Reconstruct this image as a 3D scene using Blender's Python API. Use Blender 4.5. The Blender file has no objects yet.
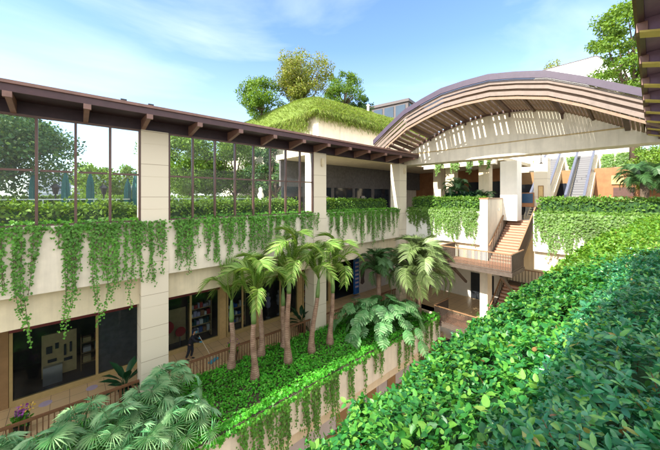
import bpy, math, random
import numpy as np
from mathutils import Vector, Matrix, Quaternion
R = math.radians
sc = bpy.context.scene
col = sc.collection
rnd = random.Random(7)

# ------------------------------------------------------------------ mesh helpers
class MB:
    """collects shapes, then links them as ONE mesh object"""
    def __init__(s): s.v = []; s.f = []
    def add(s, vs, fs):
        n = len(s.v); s.v += [tuple(v) for v in vs]; s.f += [tuple(i + n for i in f) for f in fs]; return s
    def box(s, x0, x1, y0, y1, z0, z1):
        vs = [(x0,y0,z0),(x1,y0,z0),(x1,y1,z0),(x0,y1,z0),(x0,y0,z1),(x1,y0,z1),(x1,y1,z1),(x0,y1,z1)]
        return s.add(vs, [(0,3,2,1),(4,5,6,7),(0,1,5,4),(1,2,6,5),(2,3,7,6),(3,0,4,7)])
    def bar(s, p0, p1, w, h, up=(0,0,1)):
        """rectangular bar from p0 to p1, w wide, h tall along up"""
        p0, p1, up = Vector(p0), Vector(p1), Vector(up)
        d = (p1 - p0).normalized(); a = d.cross(up)
        if a.length < 1e-4: a = d.cross(Vector((1,0,0)))
        a.normalize(); b = a.cross(d).normalized()
        vs = []
        for p in (p0, p1):
            for i, j in ((-1,-1),(1,-1),(1,1),(-1,1)): vs.append(p + a*(i*w/2) + b*(j*h/2))
        return s.add(vs, [(0,3,2,1),(4,5,6,7),(0,1,5,4),(1,2,6,5),(2,3,7,6),(3,0,4,7)])
    def tube(s, pts, rad, n=8, cap=True):
        pts = [Vector(p) for p in pts]; m = len(pts)
        if not hasattr(rad, '__len__'): rad = [rad]*m
        t0 = (pts[1]-pts[0]).normalized(); ref = Vector((1,0,0)) if abs(t0.x) < .8 else Vector((0,1,0))
        vs = []; 
        for i, p in enumerate(pts):
            t = (pts[min(i+1,m-1)] - pts[max(i-1,0)]).normalized()
            a = t.cross(ref).normalized(); b = t.cross(a); 
            for k in range(n):
                q = 2*math.pi*k/n; vs.append(p + (a*math.cos(q) + b*math.sin(q))*rad[i])
        fs = [(i*n+k, i*n+(k+1)%n, (i+1)*n+(k+1)%n, (i+1)*n+k) for i in range(m-1) for k in range(n)]
        if cap: fs += [tuple(range(n-1,-1,-1)), tuple((m-1)*n+k for k in range(n))]
        return s.add(vs, fs)
    def lathe(s, prof, n=16, c=(0,0,0)):
        vs = [(c[0]+r*math.cos(2*math.pi*k/n), c[1]+r*math.sin(2*math.pi*k/n), c[2]+z) for r, z in prof for k in range(n)]
        fs = [(i*n+k, i*n+(k+1)%n, (i+1)*n+(k+1)%n, (i+1)*n+k) for i in range(len(prof)-1) for k in range(n)]
        fs += [tuple(range(n-1,-1,-1)), tuple((len(prof)-1)*n+k for k in range(n))]
        return s.add(vs, fs)
    def prism(s, poly, off):
        """closed polygon (3d points) pushed along off"""
        n = len(poly); off = Vector(off); a = [Vector(p) for p in poly]; b = [p + off for p in a]
        return s.add(a + b, [tuple(range(n-1,-1,-1)), tuple(range(n,2*n))] + [(i,(i+1)%n,n+(i+1)%n,n+i) for i in range(n)])
    def mesh(s, name, m, smooth=False):
        me = bpy.data.meshes.new(name); me.from_pydata(s.v, [], s.f); me.validate(); 
        if m: me.materials.append(m)
        if smooth: me.polygons.foreach_set('use_smooth', [True]*len(me.polygons))
        me.update(); return me
    def build(s, name, m, parent=None, loc=None, smooth=False):
        """vertices are in world space unless loc is None and parent has its own location"""
        o = bpy.data.objects.new(name, None)
        bpy.data.objects.remove(o)
        base = Vector((0,0,0))
        if parent is not None: base = Vector(parent.location)
        if loc is not None: base = Vector(loc)
        s.v = [tuple(Vector(v) - base) for v in s.v]
        o = bpy.data.objects.new(name, s.mesh(name, m, smooth)); col.objects.link(o)
        if parent is not None: o.parent = parent
        elif loc is not None: o.location = loc
        return o

def tag(o, label, cat, group=None):
    o['label'] = label; o['category'] = cat
    if group: o['group'] = group
    return o
def thing(name, label, cat, loc, group=None, rz=0):
    o = bpy.data.objects.new(name, None); o.empty_display_size = .2; col.objects.link(o)
    o.location = loc; o.rotation_euler = (0,0,rz)
    return tag(o, label, cat, group)
def struct(o): o['kind'] = 'structure'; return o
def stuff(o): o['kind'] = 'stuff'; return o
def link(name, me, parent=None, loc=(0,0,0), rot=(0,0,0), scale=(1,1,1)):
    o = bpy.data.objects.new(name, me); col.objects.link(o); o.parent = parent
    o.location = loc; o.rotation_euler = rot; o.scale = scale; return o

# ------------------------------------------------------------------ materials
def newmat(name):
    m = bpy.data.materials.new(name); m.use_nodes = True; nt = m.node_tree
    for n in list(nt.nodes): nt.nodes.remove(n)
    out = nt.nodes.new('ShaderNodeOutputMaterial'); return m, nt, out
def N(nt, t, **kw):
    n = nt.nodes.new(t)
    for k, v in kw.items():
        if k.startswith('i_'): n.inputs[k[2:].replace('_',' ')].default_value = v
        else: setattr(n, k, v)
    return n
def ramp(nt, fac, stops):
    r = N(nt, 'ShaderNodeValToRGB'); el = r.color_ramp.elements
    while len(el) < len(stops): el.new(.5)
    for e, (p, c) in zip(el, stops): e.position = p; e.color = (*c, 1)
    nt.links.new(fac, r.inputs[0]); return r.outputs[0]
def mapped(nt, scale=(1,1,1)):
    g = N(nt, 'ShaderNodeNewGeometry'); mp = N(nt, 'ShaderNodeMapping'); mp.inputs['Scale'].default_value = scale
    nt.links.new(g.outputs['Position'], mp.inputs['Vector']); return mp.outputs[0]
def solid(name, c, rough=.7, var=.15, scale=3, streak=0, bump=.0, metal=0, spec=.4, stain=None):
    """base colour broken up by noise; streak adds rain streaks that run down; stain a second colour in patches"""
    m, nt, out = newmat(name); b = N(nt, 'ShaderNodeBsdfPrincipled'); b.inputs['Roughness'].default_value = rough
    b.inputs['Metallic'].default_value = metal; b.inputs['Specular IOR Level'].default_value = spec
    n = N(nt, 'ShaderNodeTexNoise', i_Scale=scale, i_Detail=6, i_Roughness=.62); nt.links.new(mapped(nt), n.inputs['Vector'])
    lo = tuple(x*(1-var) for x in c); hi = tuple(min(1, x*(1+var)) for x in c)
    colr = ramp(nt, n.outputs[0], [(.3, lo), (.7, hi)])
    if streak:
        s = N(nt, 'ShaderNodeTexNoise', i_Scale=1.0, i_Detail=5, i_Roughness=.6); nt.links.new(mapped(nt, (3.5,3.5,.25)), s.inputs['Vector'])
        f = ramp(nt, s.outputs[0], [(.45, (0,0,0)), (.75, (streak,)*3)])
        mx = N(nt, 'ShaderNodeMix', data_type='RGBA'); nt.links.new(f, mx.inputs['Factor']); nt.links.new(colr, mx.inputs[6])
        mx.inputs[7].default_value = (*(stain or tuple(x*.55 for x in c)), 1); colr = mx.outputs[2]
    nt.links.new(colr, b.inputs['Base Color'])
    if bump:
        bn = N(nt, 'ShaderNodeTexNoise', i_Scale=scale*9, i_Detail=3); nt.links.new(mapped(nt), bn.inputs['Vector'])
        bp = N(nt, 'ShaderNodeBump', i_Strength=bump, i_Distance=.02); nt.links.new(bn.outputs[0], bp.inputs['Height'])
        nt.links.new(bp.outputs[0], b.inputs['Normal'])
    nt.links.new(b.outputs[0], out.inputs[0]); return m
def tiles(name, c1, c2, mortar, sx, sy, rough=.5, gap=.015, rotx=False, offset=0):
    m, nt, out = newmat(name); b = N(nt, 'ShaderNodeBsdfPrincipled', i_Roughness=rough)
    t = N(nt, 'ShaderNodeTexBrick', offset=offset); t.inputs['Color1'].default_value = (*c1,1); t.inputs['Color2'].default_value = (*c2,1)
    t.inputs['Mortar'].default_value = (*mortar,1); t.inputs['Scale'].default_value = 1
    t.inputs['Mortar Size'].default_value = gap; t.inputs['Brick Width'].default_value = sx; t.inputs['Row Height'].default_value = sy
    v = mapped(nt)
    if rotx:   # lay the courses on a vertical face: x or y along, z up
        sp = N(nt, 'ShaderNodeSeparateXYZ'); nt.links.new(v, sp.inputs[0]); ad = N(nt, 'ShaderNodeMath', operation='ADD')
        nt.links.new(sp.outputs[0], ad.inputs[0]); nt.links.new(sp.outputs[1], ad.inputs[1])
        cb = N(nt, 'ShaderNodeCombineXYZ'); nt.links.new(ad.outputs[0], cb.inputs[0]); nt.links.new(sp.outputs[2], cb.inputs[1]); v = cb.outputs[0]
    nt.links.new(v, t.inputs['Vector']); nt.links.new(t.outputs[0], b.inputs['Base Color'])
    nt.links.new(b.outputs[0], out.inputs[0]); return m
def leafmat(name, cols,  rough=.45, trans=.3, tcol=None, spec=.4):
    """every loose leaf of the mesh takes its own colour from the ramp"""
    m, nt, out = newmat(name); b = N(nt, 'ShaderNodeBsdfPrincipled', i_Roughness=rough); b.inputs['Specular IOR Level'].default_value = spec
    g = N(nt, 'ShaderNodeNewGeometry'); k = len(cols)
    c = ramp(nt, g.outputs['Random Per Island'], [x if len(x)==2 else (i/(k-1), x) for i, x in enumerate(cols)])
    n = N(nt, 'ShaderNodeTexNoise', i_Scale=.9, i_Detail=3); nt.links.new(g.outputs['Position'], n.inputs['Vector'])
    fn = N(nt, 'ShaderNodeTexNoise', i_Scale=38, i_Detail=2); nt.links.new(g.outputs['Position'], fn.inputs['Vector']); fm = N(nt,'ShaderNodeMapRange'); fm.inputs[1].default_value=.3; fm.inputs[2].default_value=.7; fm.inputs[3].default_value=.84; fm.inputs[4].default_value=1.14; nt.links.new(fn.outputs[0], fm.inputs[0])
    hf = N(nt, 'ShaderNodeHueSaturation'); nt.links.new(fm.outputs[0], hf.inputs['Value']); nt.links.new(c, hf.inputs['Color']); c = hf.outputs[0]
    h = N(nt, 'ShaderNodeHueSaturation'); mr = N(nt, 'ShaderNodeMapRange'); mr.inputs[1].default_value=.3; mr.inputs[2].default_value=.7; mr.inputs[3].default_value=.75; mr.inputs[4].default_value=1.3
    nt.links.new(n.outputs[0], mr.inputs[0]); nt.links.new(mr.outputs[0], h.inputs['Value']); nt.links.new(c, h.inputs['Color'])
    nt.links.new(h.outputs[0], b.inputs['Base Color'])
    t = N(nt, 'ShaderNodeBsdfTranslucent'); h2 = N(nt, 'ShaderNodeHueSaturation', i_Value=1.25, i_Saturation=1.1, i_Hue=.485); nt.links.new(h.outputs[0], h2.inputs['Color'])
    nt.links.new(h2.outputs[0], t.inputs[0]); mx = N(nt, 'ShaderNodeMixShader'); mx.inputs[0].default_value = trans
    nt.links.new(b.outputs[0], mx.inputs[1]); nt.links.new(t.outputs[0], mx.inputs[2]); nt.links.new(mx.outputs[0], out.inputs[0]); return m
def glassmat(name, tint=(.9,.95,.95), refl=1.0, dirt=.04):
    """thin pane: clear with a Fresnel reflection and a little dust"""
    m, nt, out = newmat(name); t = N(nt, 'ShaderNodeBsdfTransparent'); t.inputs[0].default_value = (*tint,1)
    g = N(nt, 'ShaderNodeBsdfGlossy', i_Roughness=.01); f = N(nt, 'ShaderNodeFresnel', i_IOR=1.5)
    mu = N(nt, 'ShaderNodeMath', operation='MULTIPLY'); mu.inputs[1].default_value = refl; nt.links.new(f.outputs[0], mu.inputs[0])
    mx = N(nt, 'ShaderNodeMixShader'); nt.links.new(mu.outputs[0], mx.inputs[0]); nt.links.new(t.outputs[0], mx.inputs[1]); nt.links.new(g.outputs[0], mx.inputs[2])
    d = N(nt, 'ShaderNodeBsdfDiffuse'); d.inputs[0].default_value = (.6,.6,.56,1)
    n = N(nt, 'ShaderNodeTexNoise', i_Scale=1, i_Detail=5); nt.links.new(mapped(nt,(2,2,.7)), n.inputs['Vector'])
    r = ramp(nt, n.outputs[0], [(.35,(dirt*.3,)*3),(.75,(dirt*2,)*3)])
    m2 = N(nt, 'ShaderNodeMixShader'); nt.links.new(r, m2.inputs[0]); nt.links.new(mx.outputs[0], m2.inputs[1]); nt.links.new(d.outputs[0], m2.inputs[2])
    nt.links.new(m2.outputs[0], out.inputs[0]); return m
M = {}
M['cream'] = solid('cream_plaster', (.69,.63,.51), .75, .08, 2.2, streak=.42, bump=.08)
M['cream2'] = solid('warm_cream_plaster', (.67,.58,.41), .75, .08, 2.0, streak=.36, bump=.08)
M['white'] = solid('white_plaster', (.80,.78,.71), .7, .04, 2, streak=.14)
M['stone'] = tiles('cream_stone_cladding', (.67,.60,.47), (.63,.57,.45), (.34,.28,.2), 30, 1.35, .6, .012, True)
M['stonelow'] = solid('pale_concrete', (.58,.57,.52), .75, .05, 2, streak=.12)
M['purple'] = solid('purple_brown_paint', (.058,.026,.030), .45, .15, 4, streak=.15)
M['soffit'] = solid('shade_purple_soffit', (.032,.018,.028), .55, .2, 4)  # canopy purple darkened: shade under the roof put into the colour
M['bracket'] = solid('lit_pink_purple_steel', (.19,.105,.085), .5, .2, 4)  # canopy purple with the pink of its lit faces put in
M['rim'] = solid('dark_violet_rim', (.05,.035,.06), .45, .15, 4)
M['mossy'] = solid('mossy_roof_turf', (.13,.19,.03), .9, .3, 3, bump=.5)
M['violet'] = solid('lit_violet_steel', (.16,.10,.15), .5, .15, 4)  # lighter purple: light lacking under the right canopy put into the colour
M['bracket2'] = solid('lit_ochre_steel', (.46,.36,.08), .5, .15, 4)  # yellow of the lit bracket faces, put into the colour
M['frame'] = solid('brown_window_frame', (.10,.055,.045), .4, .15, 6)
M['rail'] = solid('pale_pinkish_timber', (.19,.145,.12), .6, .12, 5, streak=.3)
M['slat'] = solid('brown_pink_slat', (.23,.155,.105), .65, .15, 4, streak=.3)
M['darkwood'] = solid('dark_brown_beam', (.10,.06,.05), .6, .2, 4)
M['pane'] = glassmat('clear_pane', (.92,.97,.97), .38, .008)
M['pane_dusty'] = glassmat('clear_pane_low', (.9,.96,.95), .38, .022)
M['shopglass'] = glassmat('shop_glass', (.60,.70,.75), .75, .012)
M['yframe'] = solid('ochre_frame', (.38,.28,.12), .5, .1, 5)
M['redband'] = solid('dark_red_band', (.16,.025,.03), .5, .1, 5)
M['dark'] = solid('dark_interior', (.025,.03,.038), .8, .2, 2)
M['tan'] = solid('tan_board', (.52,.36,.16), .7, .15, 4)
M['brownwall'] = solid('brown_shop_pier', (.27,.16,.07), .7, .12, 3)
M['floor_tan'] = tiles('tan_floor_tiles', (.58,.42,.23), (.54,.39,.22), (.2,.15,.1), .6, .6, .35, .01)
M['floor_low'] = tiles('orange_brown_tiles', (.30,.17,.09), (.26,.15,.08), (.18,.11,.07), .4, .4, .4, .012)
M['terrace'] = tiles('terrace_tiles', (.36,.31,.26), (.33,.29,.24), (.2,.18,.15), .5, .5, .5, .012)
M['ground'] = solid('ground_earth', (.20,.20,.15), .9, .3, .2)
M['soil'] = solid('dark_soil', (.045,.035,.022), .95, .3, 4, bump=.4)
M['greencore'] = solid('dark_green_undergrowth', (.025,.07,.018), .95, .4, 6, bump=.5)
M['railwood'] = solid('brown_guard_timber', (.088,.068,.054), .6, .2, 6)
M['handrail'] = solid('orange_brown_handrail', (.26,.15,.08), .45, .1, 6)
M['corrail'] = solid('dark_brown_railing', (.15,.07,.035), .5, .15, 6)
M['step'] = tiles('terracotta_tread', (.34,.16,.09), (.29,.14,.08), (.27,.16,.11), .45, .3, .6, .01)
M['stepedge'] = solid('pale_step_nosing', (.42,.27,.19), .6, .1, 6)
M['orange'] = solid('orange_timber_cladding', (.30,.135,.055), .55, .2, 2.5, streak=.3)
M['black'] = solid('black_plastic', (.012,.012,.014), .4, .1, 5)
M['steel'] = solid('brushed_steel', (.55,.57,.6), .3, .06, 6, metal=.8)
M['escstep'] = tiles('escalator_steps', (.20,.20,.21), (.18,.18,.19), (.10,.10,.11), 5, .2, .4, .03, True)
M['escrail'] = solid('blue_grey_handrail', (.09,.10,.14), .4, .1, 5)
M['blueblack'] = solid('navy_canvas', (.01,.016,.035), .7, .1, 5)
M['bluesign'] = solid('blue_banner', (.01,.10,.36), .5, .1, 1.5)
M['bluescreen'] = solid('dark_blue_board', (.015,.06,.13), .35, .15, 9)
M['umbrella'] = solid('teal_canvas', (.008,.085,.085), .8, .15, 5)
M['greywall'] = solid('grey_brown_stone', (.12,.11,.11), .8, .25, 5, bump=.2)
M['darkglass'] = solid('dark_shop_glass', (.02,.025,.035), .08, .2, 1, spec=.6)
M['bglass'] = solid('blue_tinted_glazing', (.025,.05,.08), .1, .15, .6, spec=.8)
M['gglass'] = solid('green_tinted_glazing', (.008,.05,.035), .1, .2, .6, spec=.6)
M['mull'] = solid('grey_brown_mullion', (.09,.075,.075), .6, .1, 3)
M['twig'] = solid('brown_twig', (.13,.07,.03), .8, .3, 9)
M['deadfrond'] = solid('dry_brown_frond', (.24,.15,.07), .8, .2, 6)
M['tent'] = solid('white_roof_sheet', (.58,.59,.60), .6, .05, 1, streak=.25, stain=(.55,.56,.58))
M['city'] = solid('pale_far_concrete', (.27,.30,.34), .9, .1, .05)
M['citywin'] = solid('far_window_band', (.13,.16,.20), .5, .1, .1)
M['bark'] = solid('grey_brown_bark', (.13,.095,.065), .9, .3, 7, bump=.5)
M['skin'] = solid('skin', (.36,.20,.13), .6, .05, 8)
M['cloth'] = solid('navy_work_clothes', (.018,.022,.035), .85, .2, 9)
M['blueglove'] = solid('light_blue_rubber', (.05,.30,.46), .5, .1, 9)
M['mopstick'] = solid('pale_mop_handle', (.50,.42,.32), .5, .1, 9)
M['lilac'] = solid('lilac_sticker', (.42,.36,.50), .5, .1, 6)
M['purpleflower'] = leafmat('purple_petals', [(.20,.04,.24),(.34,.08,.36),(.45,.2,.42)], .6, .3)
M['yellowflower'] = leafmat('yellow_petals', [(.55,.36,.04),(.6,.44,.1)], .6, .3)
M['poster'] = solid('pale_poster_wall', (.44,.40,.38), .7, .06, 3)
M['red'] = solid('red_print', (.40,.02,.02), .5, .1, 6)
M['darkprint'] = solid('dark_print', (.06,.04,.04), .6, .3, 8)
# greenery
M['ivy'] = leafmat('ivy_leaf', [(.055,.19,.014),(.08,.25,.02),(.13,.31,.04)], .5, .3)
M['sunpainted'] = leafmat('sun_painted_leaf', [(0,(.06,.18,.02)),(.5,(.11,.26,.025)),(.97,(.20,.35,.04)),(1,(.26,.22,.06))], .42, .35)  # near planter leaves with sunlight put in: a yellower copy
M['ivylit'] = leafmat('sun_tinted_ivy_leaf', [(.07,.17,.02),(.11,.23,.03),(.15,.26,.05)], .5, .35)  # ivy copy for the far walls, sunlit tint put into the colour
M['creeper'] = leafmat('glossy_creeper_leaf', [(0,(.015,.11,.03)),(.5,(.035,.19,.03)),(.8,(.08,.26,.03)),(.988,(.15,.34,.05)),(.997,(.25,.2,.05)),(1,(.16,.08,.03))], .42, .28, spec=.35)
M['shrub'] = leafmat('shade_blue_shrub_leaf', [(0,(.02,.13,.055)),(.45,(.035,.19,.08)),(.78,(.06,.25,.07)),(.98,(.15,.33,.05)),(.997,(.28,.22,.05)),(1,(.17,.08,.03))], .32, .25, spec=.55)  # blue of the shaded near hedge put into the leaf colour
M['hedge'] = leafmat('hedge_leaf', [(.06,.15,.015),(.09,.21,.025),(.15,.27,.04)], .5, .3)
M['cover'] = leafmat('ground_cover_leaf', [(.04,.27,.015),(.06,.34,.02),(.13,.42,.04)], .5, .3)
M['palm'] = leafmat('palm_leaflet', [(.035,.10,.03),(.055,.14,.04),(.09,.18,.06)], .4, .3)
M['royal'] = leafmat('royal_palm_leaflet', [(.10,.22,.03),(.17,.30,.05),(.30,.39,.12)], .4, .35)
M['fan'] = leafmat('fan_palm_leaf', [(.08,.27,.11),(.15,.36,.16),(.30,.47,.24)], .42, .25)
M['datepalm'] = leafmat('date_palm_leaflet', [(.12,.20,.06),(.18,.26,.09),(.24,.31,.14)], .45, .3)
M['philo'] = leafmat('split_leaf', [(.06,.20,.06),(.10,.27,.09),(.20,.36,.16)], .4, .25)
M['dkleaf'] = leafmat('dark_broad_leaf', [(.008,.04,.018),(.012,.06,.025),(.02,.08,.03)], .35, .2)
M['treeA'] = leafmat('tree_leaf_yellow_green', [(.12,.17,.02),(.17,.22,.03),(.23,.26,.04),(.21,.19,.05)], .6, .35)
M['treeB'] = leafmat('tree_leaf_green', [(.07,.16,.015),(.11,.21,.02),(.16,.26,.03)], .6, .35)
M['treeC'] = leafmat('tree_leaf_deep_green', [(.03,.09,.03),(.05,.13,.04),(.12,.20,.04)], .6, .3)
M['grass'] = leafmat('hanging_roof_grass', [(.13,.22,.02),(.18,.28,.03),(.25,.33,.06),(.22,.22,.08)], .7, .3)
M['crownshaft'] = solid('green_crownshaft', (.13,.22,.07), .4, .2, 4)
def ringbark():
    m, nt, out = newmat('ringed_palm_trunk'); b = N(nt, 'ShaderNodeBsdfPrincipled', i_Roughness=.8)
    w = N(nt, 'ShaderNodeTexWave', wave_type='BANDS', bands_direction='Z', i_Scale=3.6, i_Distortion=4.5, i_Detail=5); nt.links.new(mapped(nt), w.inputs['Vector'])
    n = N(nt, 'ShaderNodeTexNoise', i_Scale=4, i_Detail=5); nt.links.new(mapped(nt), n.inputs['Vector'])
    mx = N(nt, 'ShaderNodeMix', data_type='FLOAT', i_Factor=.76); nt.links.new(w.outputs[1], mx.inputs[2]); nt.links.new(n.outputs[0], mx.inputs[3])
    c = ramp(nt, mx.outputs[0], [(.2,(.10,.055,.035)),(.5,(.25,.15,.10)),(.8,(.40,.30,.22))]); nt.links.new(c, b.inputs[0])
    bp = N(nt, 'ShaderNodeBump', i_Strength=.5, i_Distance=.02); nt.links.new(mx.outputs[0], bp.inputs['Height']); nt.links.new(bp.outputs[0], b.inputs['Normal'])
    nt.links.new(b.outputs[0], out.inputs[0]); return m
M['palmtrunk'] = ringbark()

# ------------------------------------------------------------------ leaf scatter
OVATE = (np.array([(0,0,0),(.24,.12,.03),(.33,.42,.05),(.2,.78,.02),(0,1,-.06),(-.2,.78,.02),(-.33,.42,.05),(-.24,.12,.03),(0,.45,-.02)], float),
         [(0,1,2,8),(8,2,3,4),(0,8,6,7),(8,4,5,6)])
LANCE = (np.array([(0,0,0),(.2,.3,.05),(.19,.7,.03),(0,1,-.06),(-.19,.7,.03),(-.2,.3,.05),(0,.5,-.02)], float),
         [(0,1,6),(1,2,6),(2,3,6),(3,4,6),(4,5,6),(5,0,6)])
IVY = (np.array([(0,0,0),(.42,-.02,.0),(.28,.35,.04),(.5,.55,0),(.18,.6,.02),(0,1,-.05),(-.18,.6,.02),(-.5,.55,0),(-.28,.35,.04),(-.42,-.02,0)], float),
       [(0,1,2),(2,3,4),(0,2,4,5),(0,5,6,8),(6,7,8),(0,8,9)])
DIAMOND = (np.array([(0,0,0),(.3,.45,.05),(0,1,-.04),(-.3,.45,.05)], float), [(0,1,2,3)])
BLADE = (np.array([(-.05,0,0),(.05,0,0),(.035,.5,.08),(0,1,.0),(-.035,.5,.08)], float), [(0,1,2,3,4)])
def unit(a): return a/np.maximum(np.linalg.norm(a, axis=1, keepdims=True), 1e-9)
def leaves(name, tmpl, P, T, Nn, S, mat, parent=None, loc=(0,0,0), smooth=True):
    """one mesh of many leaves: P base points, T pointing direction, Nn face normal, S length"""
    V, F = tmpl; P = np.asarray(P, float) - np.asarray(loc, float); T = unit(np.asarray(T, float)); X = np.cross(T, Nn); X = unit(X); Z = np.cross(X, T)
    S = np.asarray(S, float).reshape(-1,1,1); n = len(P); k = len(V)
    W = P[:,None,:] + S*(V[None,:,0:1]*X[:,None,:] + V[None,:,1:2]*T[:,None,:] + V[None,:,2:3]*Z[:,None,:])
    W = W.reshape(-1,3)
    sizes = np.array([len(f) for f in F]); flat = np.concatenate([np.array(f) for f in F])
    loops = (flat[None,:] + (np.arange(n)*k)[:,None]).ravel(); ls = np.tile(sizes, n); st = np.concatenate([[0], np.cumsum(ls)[:-1]])
    me = bpy.data.meshes.new(name); me.vertices.add(n*k); me.vertices.foreach_set('co', W.ravel())
    me.loops.add(len(loops)); me.loops.foreach_set('vertex_index', loops.astype(np.int32))
    me.polygons.add(len(ls)); me.polygons.foreach_set('loop_start', st.astype(np.int32)); 
    me.polygons.foreach_set('use_smooth', np.full(len(ls), smooth)); me.update(calc_edges=True); me.validate()
    me.materials.append(mat)
    o = bpy.data.objects.new(name, me); col.objects.link(o)
    if parent is not None: o.parent = parent
    else: o.location = loc
    return o
def rng(seed): return np.random.default_rng(seed)
def fbm(P, seed, s=1.0):
    """cheap smooth noise, about -1..1"""
    r = rng(seed); o = np.zeros(len(P))
    for k in range(7):
        w = r.normal(size=3)*s*(1.0+.5*k); o += np.sin(P@w + r.uniform(0,6.28))/(1+.35*k)
    return o/3.2
# ------------------------------------------------------------------ camera, light, sky
cam = bpy.data.cameras.new('camera'); co = bpy.data.objects.new('camera', cam); col.objects.link(co)
cam.sensor_width = 36; cam.lens = 290/660*36; cam.shift_y = -28/660; cam.clip_end = 6000; cam.clip_start = .05
co.location = (0,0,0); co.rotation_euler = (R(90), 0, -math.atan2(.668,.744)); sc.camera = co
SUNP = Vector((-1.18, .163, 1.0)).normalized()
sl = bpy.data.lights.new('sun', 'SUN'); so = bpy.data.objects.new('sun', sl); col.objects.link(so)
sl.energy = 3.3; sl.angle = R(.5); sl.color = (1, .93, .82); so.rotation_euler = SUNP.to_track_quat('Z','Y').to_euler(); so.location = SUNP*60
w = bpy.data.worlds.new('World'); sc.world = w; w.use_nodes = True; nt = w.node_tree
for n in list(nt.nodes): nt.nodes.remove(n)
sk = N(nt, 'ShaderNodeTexSky', sky_type='NISHITA', sun_disc=False); sk.sun_elevation = math.asin(SUNP.z); sk.sun_rotation = math.atan2(SUNP.x, SUNP.y)
sk.air_density = 1.0; sk.dust_density = .5; sk.ozone_density = 2.0
tc = N(nt, 'ShaderNodeTexCoord'); mp = N(nt, 'ShaderNodeMapping'); mp.inputs['Rotation'].default_value = (R(12), R(34), R(-30)); mp.inputs['Scale'].default_value = (1.1, 2.2, 6.5)
nt.links.new(tc.outputs['Generated'], mp.inputs[0])
cn = N(nt, 'ShaderNodeTexNoise', i_Scale=1.1, i_Detail=7, i_Roughness=.52, i_Distortion=.35); nt.links.new(mp.outputs[0], cn.inputs[0])
cf = ramp(nt, cn.outputs[0], [(.46,(0,0,0)),(.88,(.6,.6,.6))])
sp = N(nt, 'ShaderNodeSeparateXYZ'); nt.links.new(tc.outputs['Generated'], sp.inputs[0])
hz = ramp(nt, sp.outputs[2], [(0,(.6,.6,.6)),(.2,(.25,.25,.25)),(.45,(.0,.0,.0))])   # thin high cloud thickens to the horizon
ad = N(nt, 'ShaderNodeMix', data_type='RGBA', blend_type='SCREEN'); ad.inputs[0].default_value = 1; nt.links.new(cf, ad.inputs[6]); nt.links.new(hz, ad.inputs[7])
mx = N(nt, 'ShaderNodeMix', data_type='RGBA'); nt.links.new(ad.outputs[2], mx.inputs[0]); hs = N(nt, 'ShaderNodeHueSaturation', i_Saturation=1.12, i_Hue=.506); nt.links.new(sk.outputs[0], hs.inputs['Color']); nt.links.new(hs.outputs[0], mx.inputs[6]); mx.inputs[7].default_value = (3.6,4.0,4.3,1)
# bright cloud bank added out of view to lift the court's fill light
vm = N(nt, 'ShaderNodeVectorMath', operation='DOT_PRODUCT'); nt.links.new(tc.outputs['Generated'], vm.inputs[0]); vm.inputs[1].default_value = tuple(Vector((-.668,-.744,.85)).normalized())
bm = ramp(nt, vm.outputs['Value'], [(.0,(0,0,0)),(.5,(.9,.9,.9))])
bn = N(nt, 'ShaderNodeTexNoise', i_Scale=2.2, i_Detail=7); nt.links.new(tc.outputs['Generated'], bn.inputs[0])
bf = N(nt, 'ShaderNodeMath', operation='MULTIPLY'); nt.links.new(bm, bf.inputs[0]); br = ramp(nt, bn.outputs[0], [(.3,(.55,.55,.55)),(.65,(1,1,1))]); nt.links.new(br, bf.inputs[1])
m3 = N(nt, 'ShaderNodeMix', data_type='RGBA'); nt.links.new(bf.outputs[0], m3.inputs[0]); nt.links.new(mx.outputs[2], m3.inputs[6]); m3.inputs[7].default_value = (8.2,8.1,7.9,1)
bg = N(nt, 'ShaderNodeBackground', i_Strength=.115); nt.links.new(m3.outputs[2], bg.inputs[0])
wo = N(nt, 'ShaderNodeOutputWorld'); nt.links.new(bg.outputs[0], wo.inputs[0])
vs = sc.view_settings; vs.view_transform = 'Standard'; vs.look = 'None'; vs.exposure = 1.85; vs.gamma = 1; vs.use_curve_mapping = False
sc.cycles.max_bounces = 10; sc.cycles.diffuse_bounces = 6; sc.cycles.transparent_max_bounces = 24; sc.cycles.use_denoising = True

# ------------------------------------------------------------------ ground and slabs
def slab(name, m, *b): return struct(MB().box(*b).build(name, m))
g = MB().box(-3000,3000,-3000,3000,-14.6,-13.8); struct(g.build('ground', M['ground']))
slab('lower_court_floor', M['floor_low'], -30, 40, -1.0, 13.2, -13.78, -13.2)
slab('upper_terrace_floor', M['terrace'], -40, 21.0, 14.46, 60, -2.1, -1.8)
slab('corridor_ceiling', M['cream2'], -40, 44, 14.75, 24, -4.44, -4.14)
slab('shop_corridor_floor', M['floor_tan'], -40, 44, 14.12, 23, -9.0, -8.6)
slab('gallery_floor', M['terrace'], 21.65, 60, 8.05, 60, -2.1, -1.73)
slab('gallery_floor', M['terrace'], 25.2, 60, 4.9, 8.05, -2.1, -1.73)
slab('gallery_floor', M['terrace'], 21.65, 60, -30, 4.9, -2.1, -1.73)
slab('lower_gallery_floor', M['floor_tan'], 21.1, 44, -6, 14.1, -9.0, -8.6)
slab('right_terrace_floor', M['terrace'], -30, 21.0, -14, -1.5, -2.2, -1.8)
slab('garden_soil', M['soil'], -20, 19.0, 10.2, 14.08, -8.9, -8.28)

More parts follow.
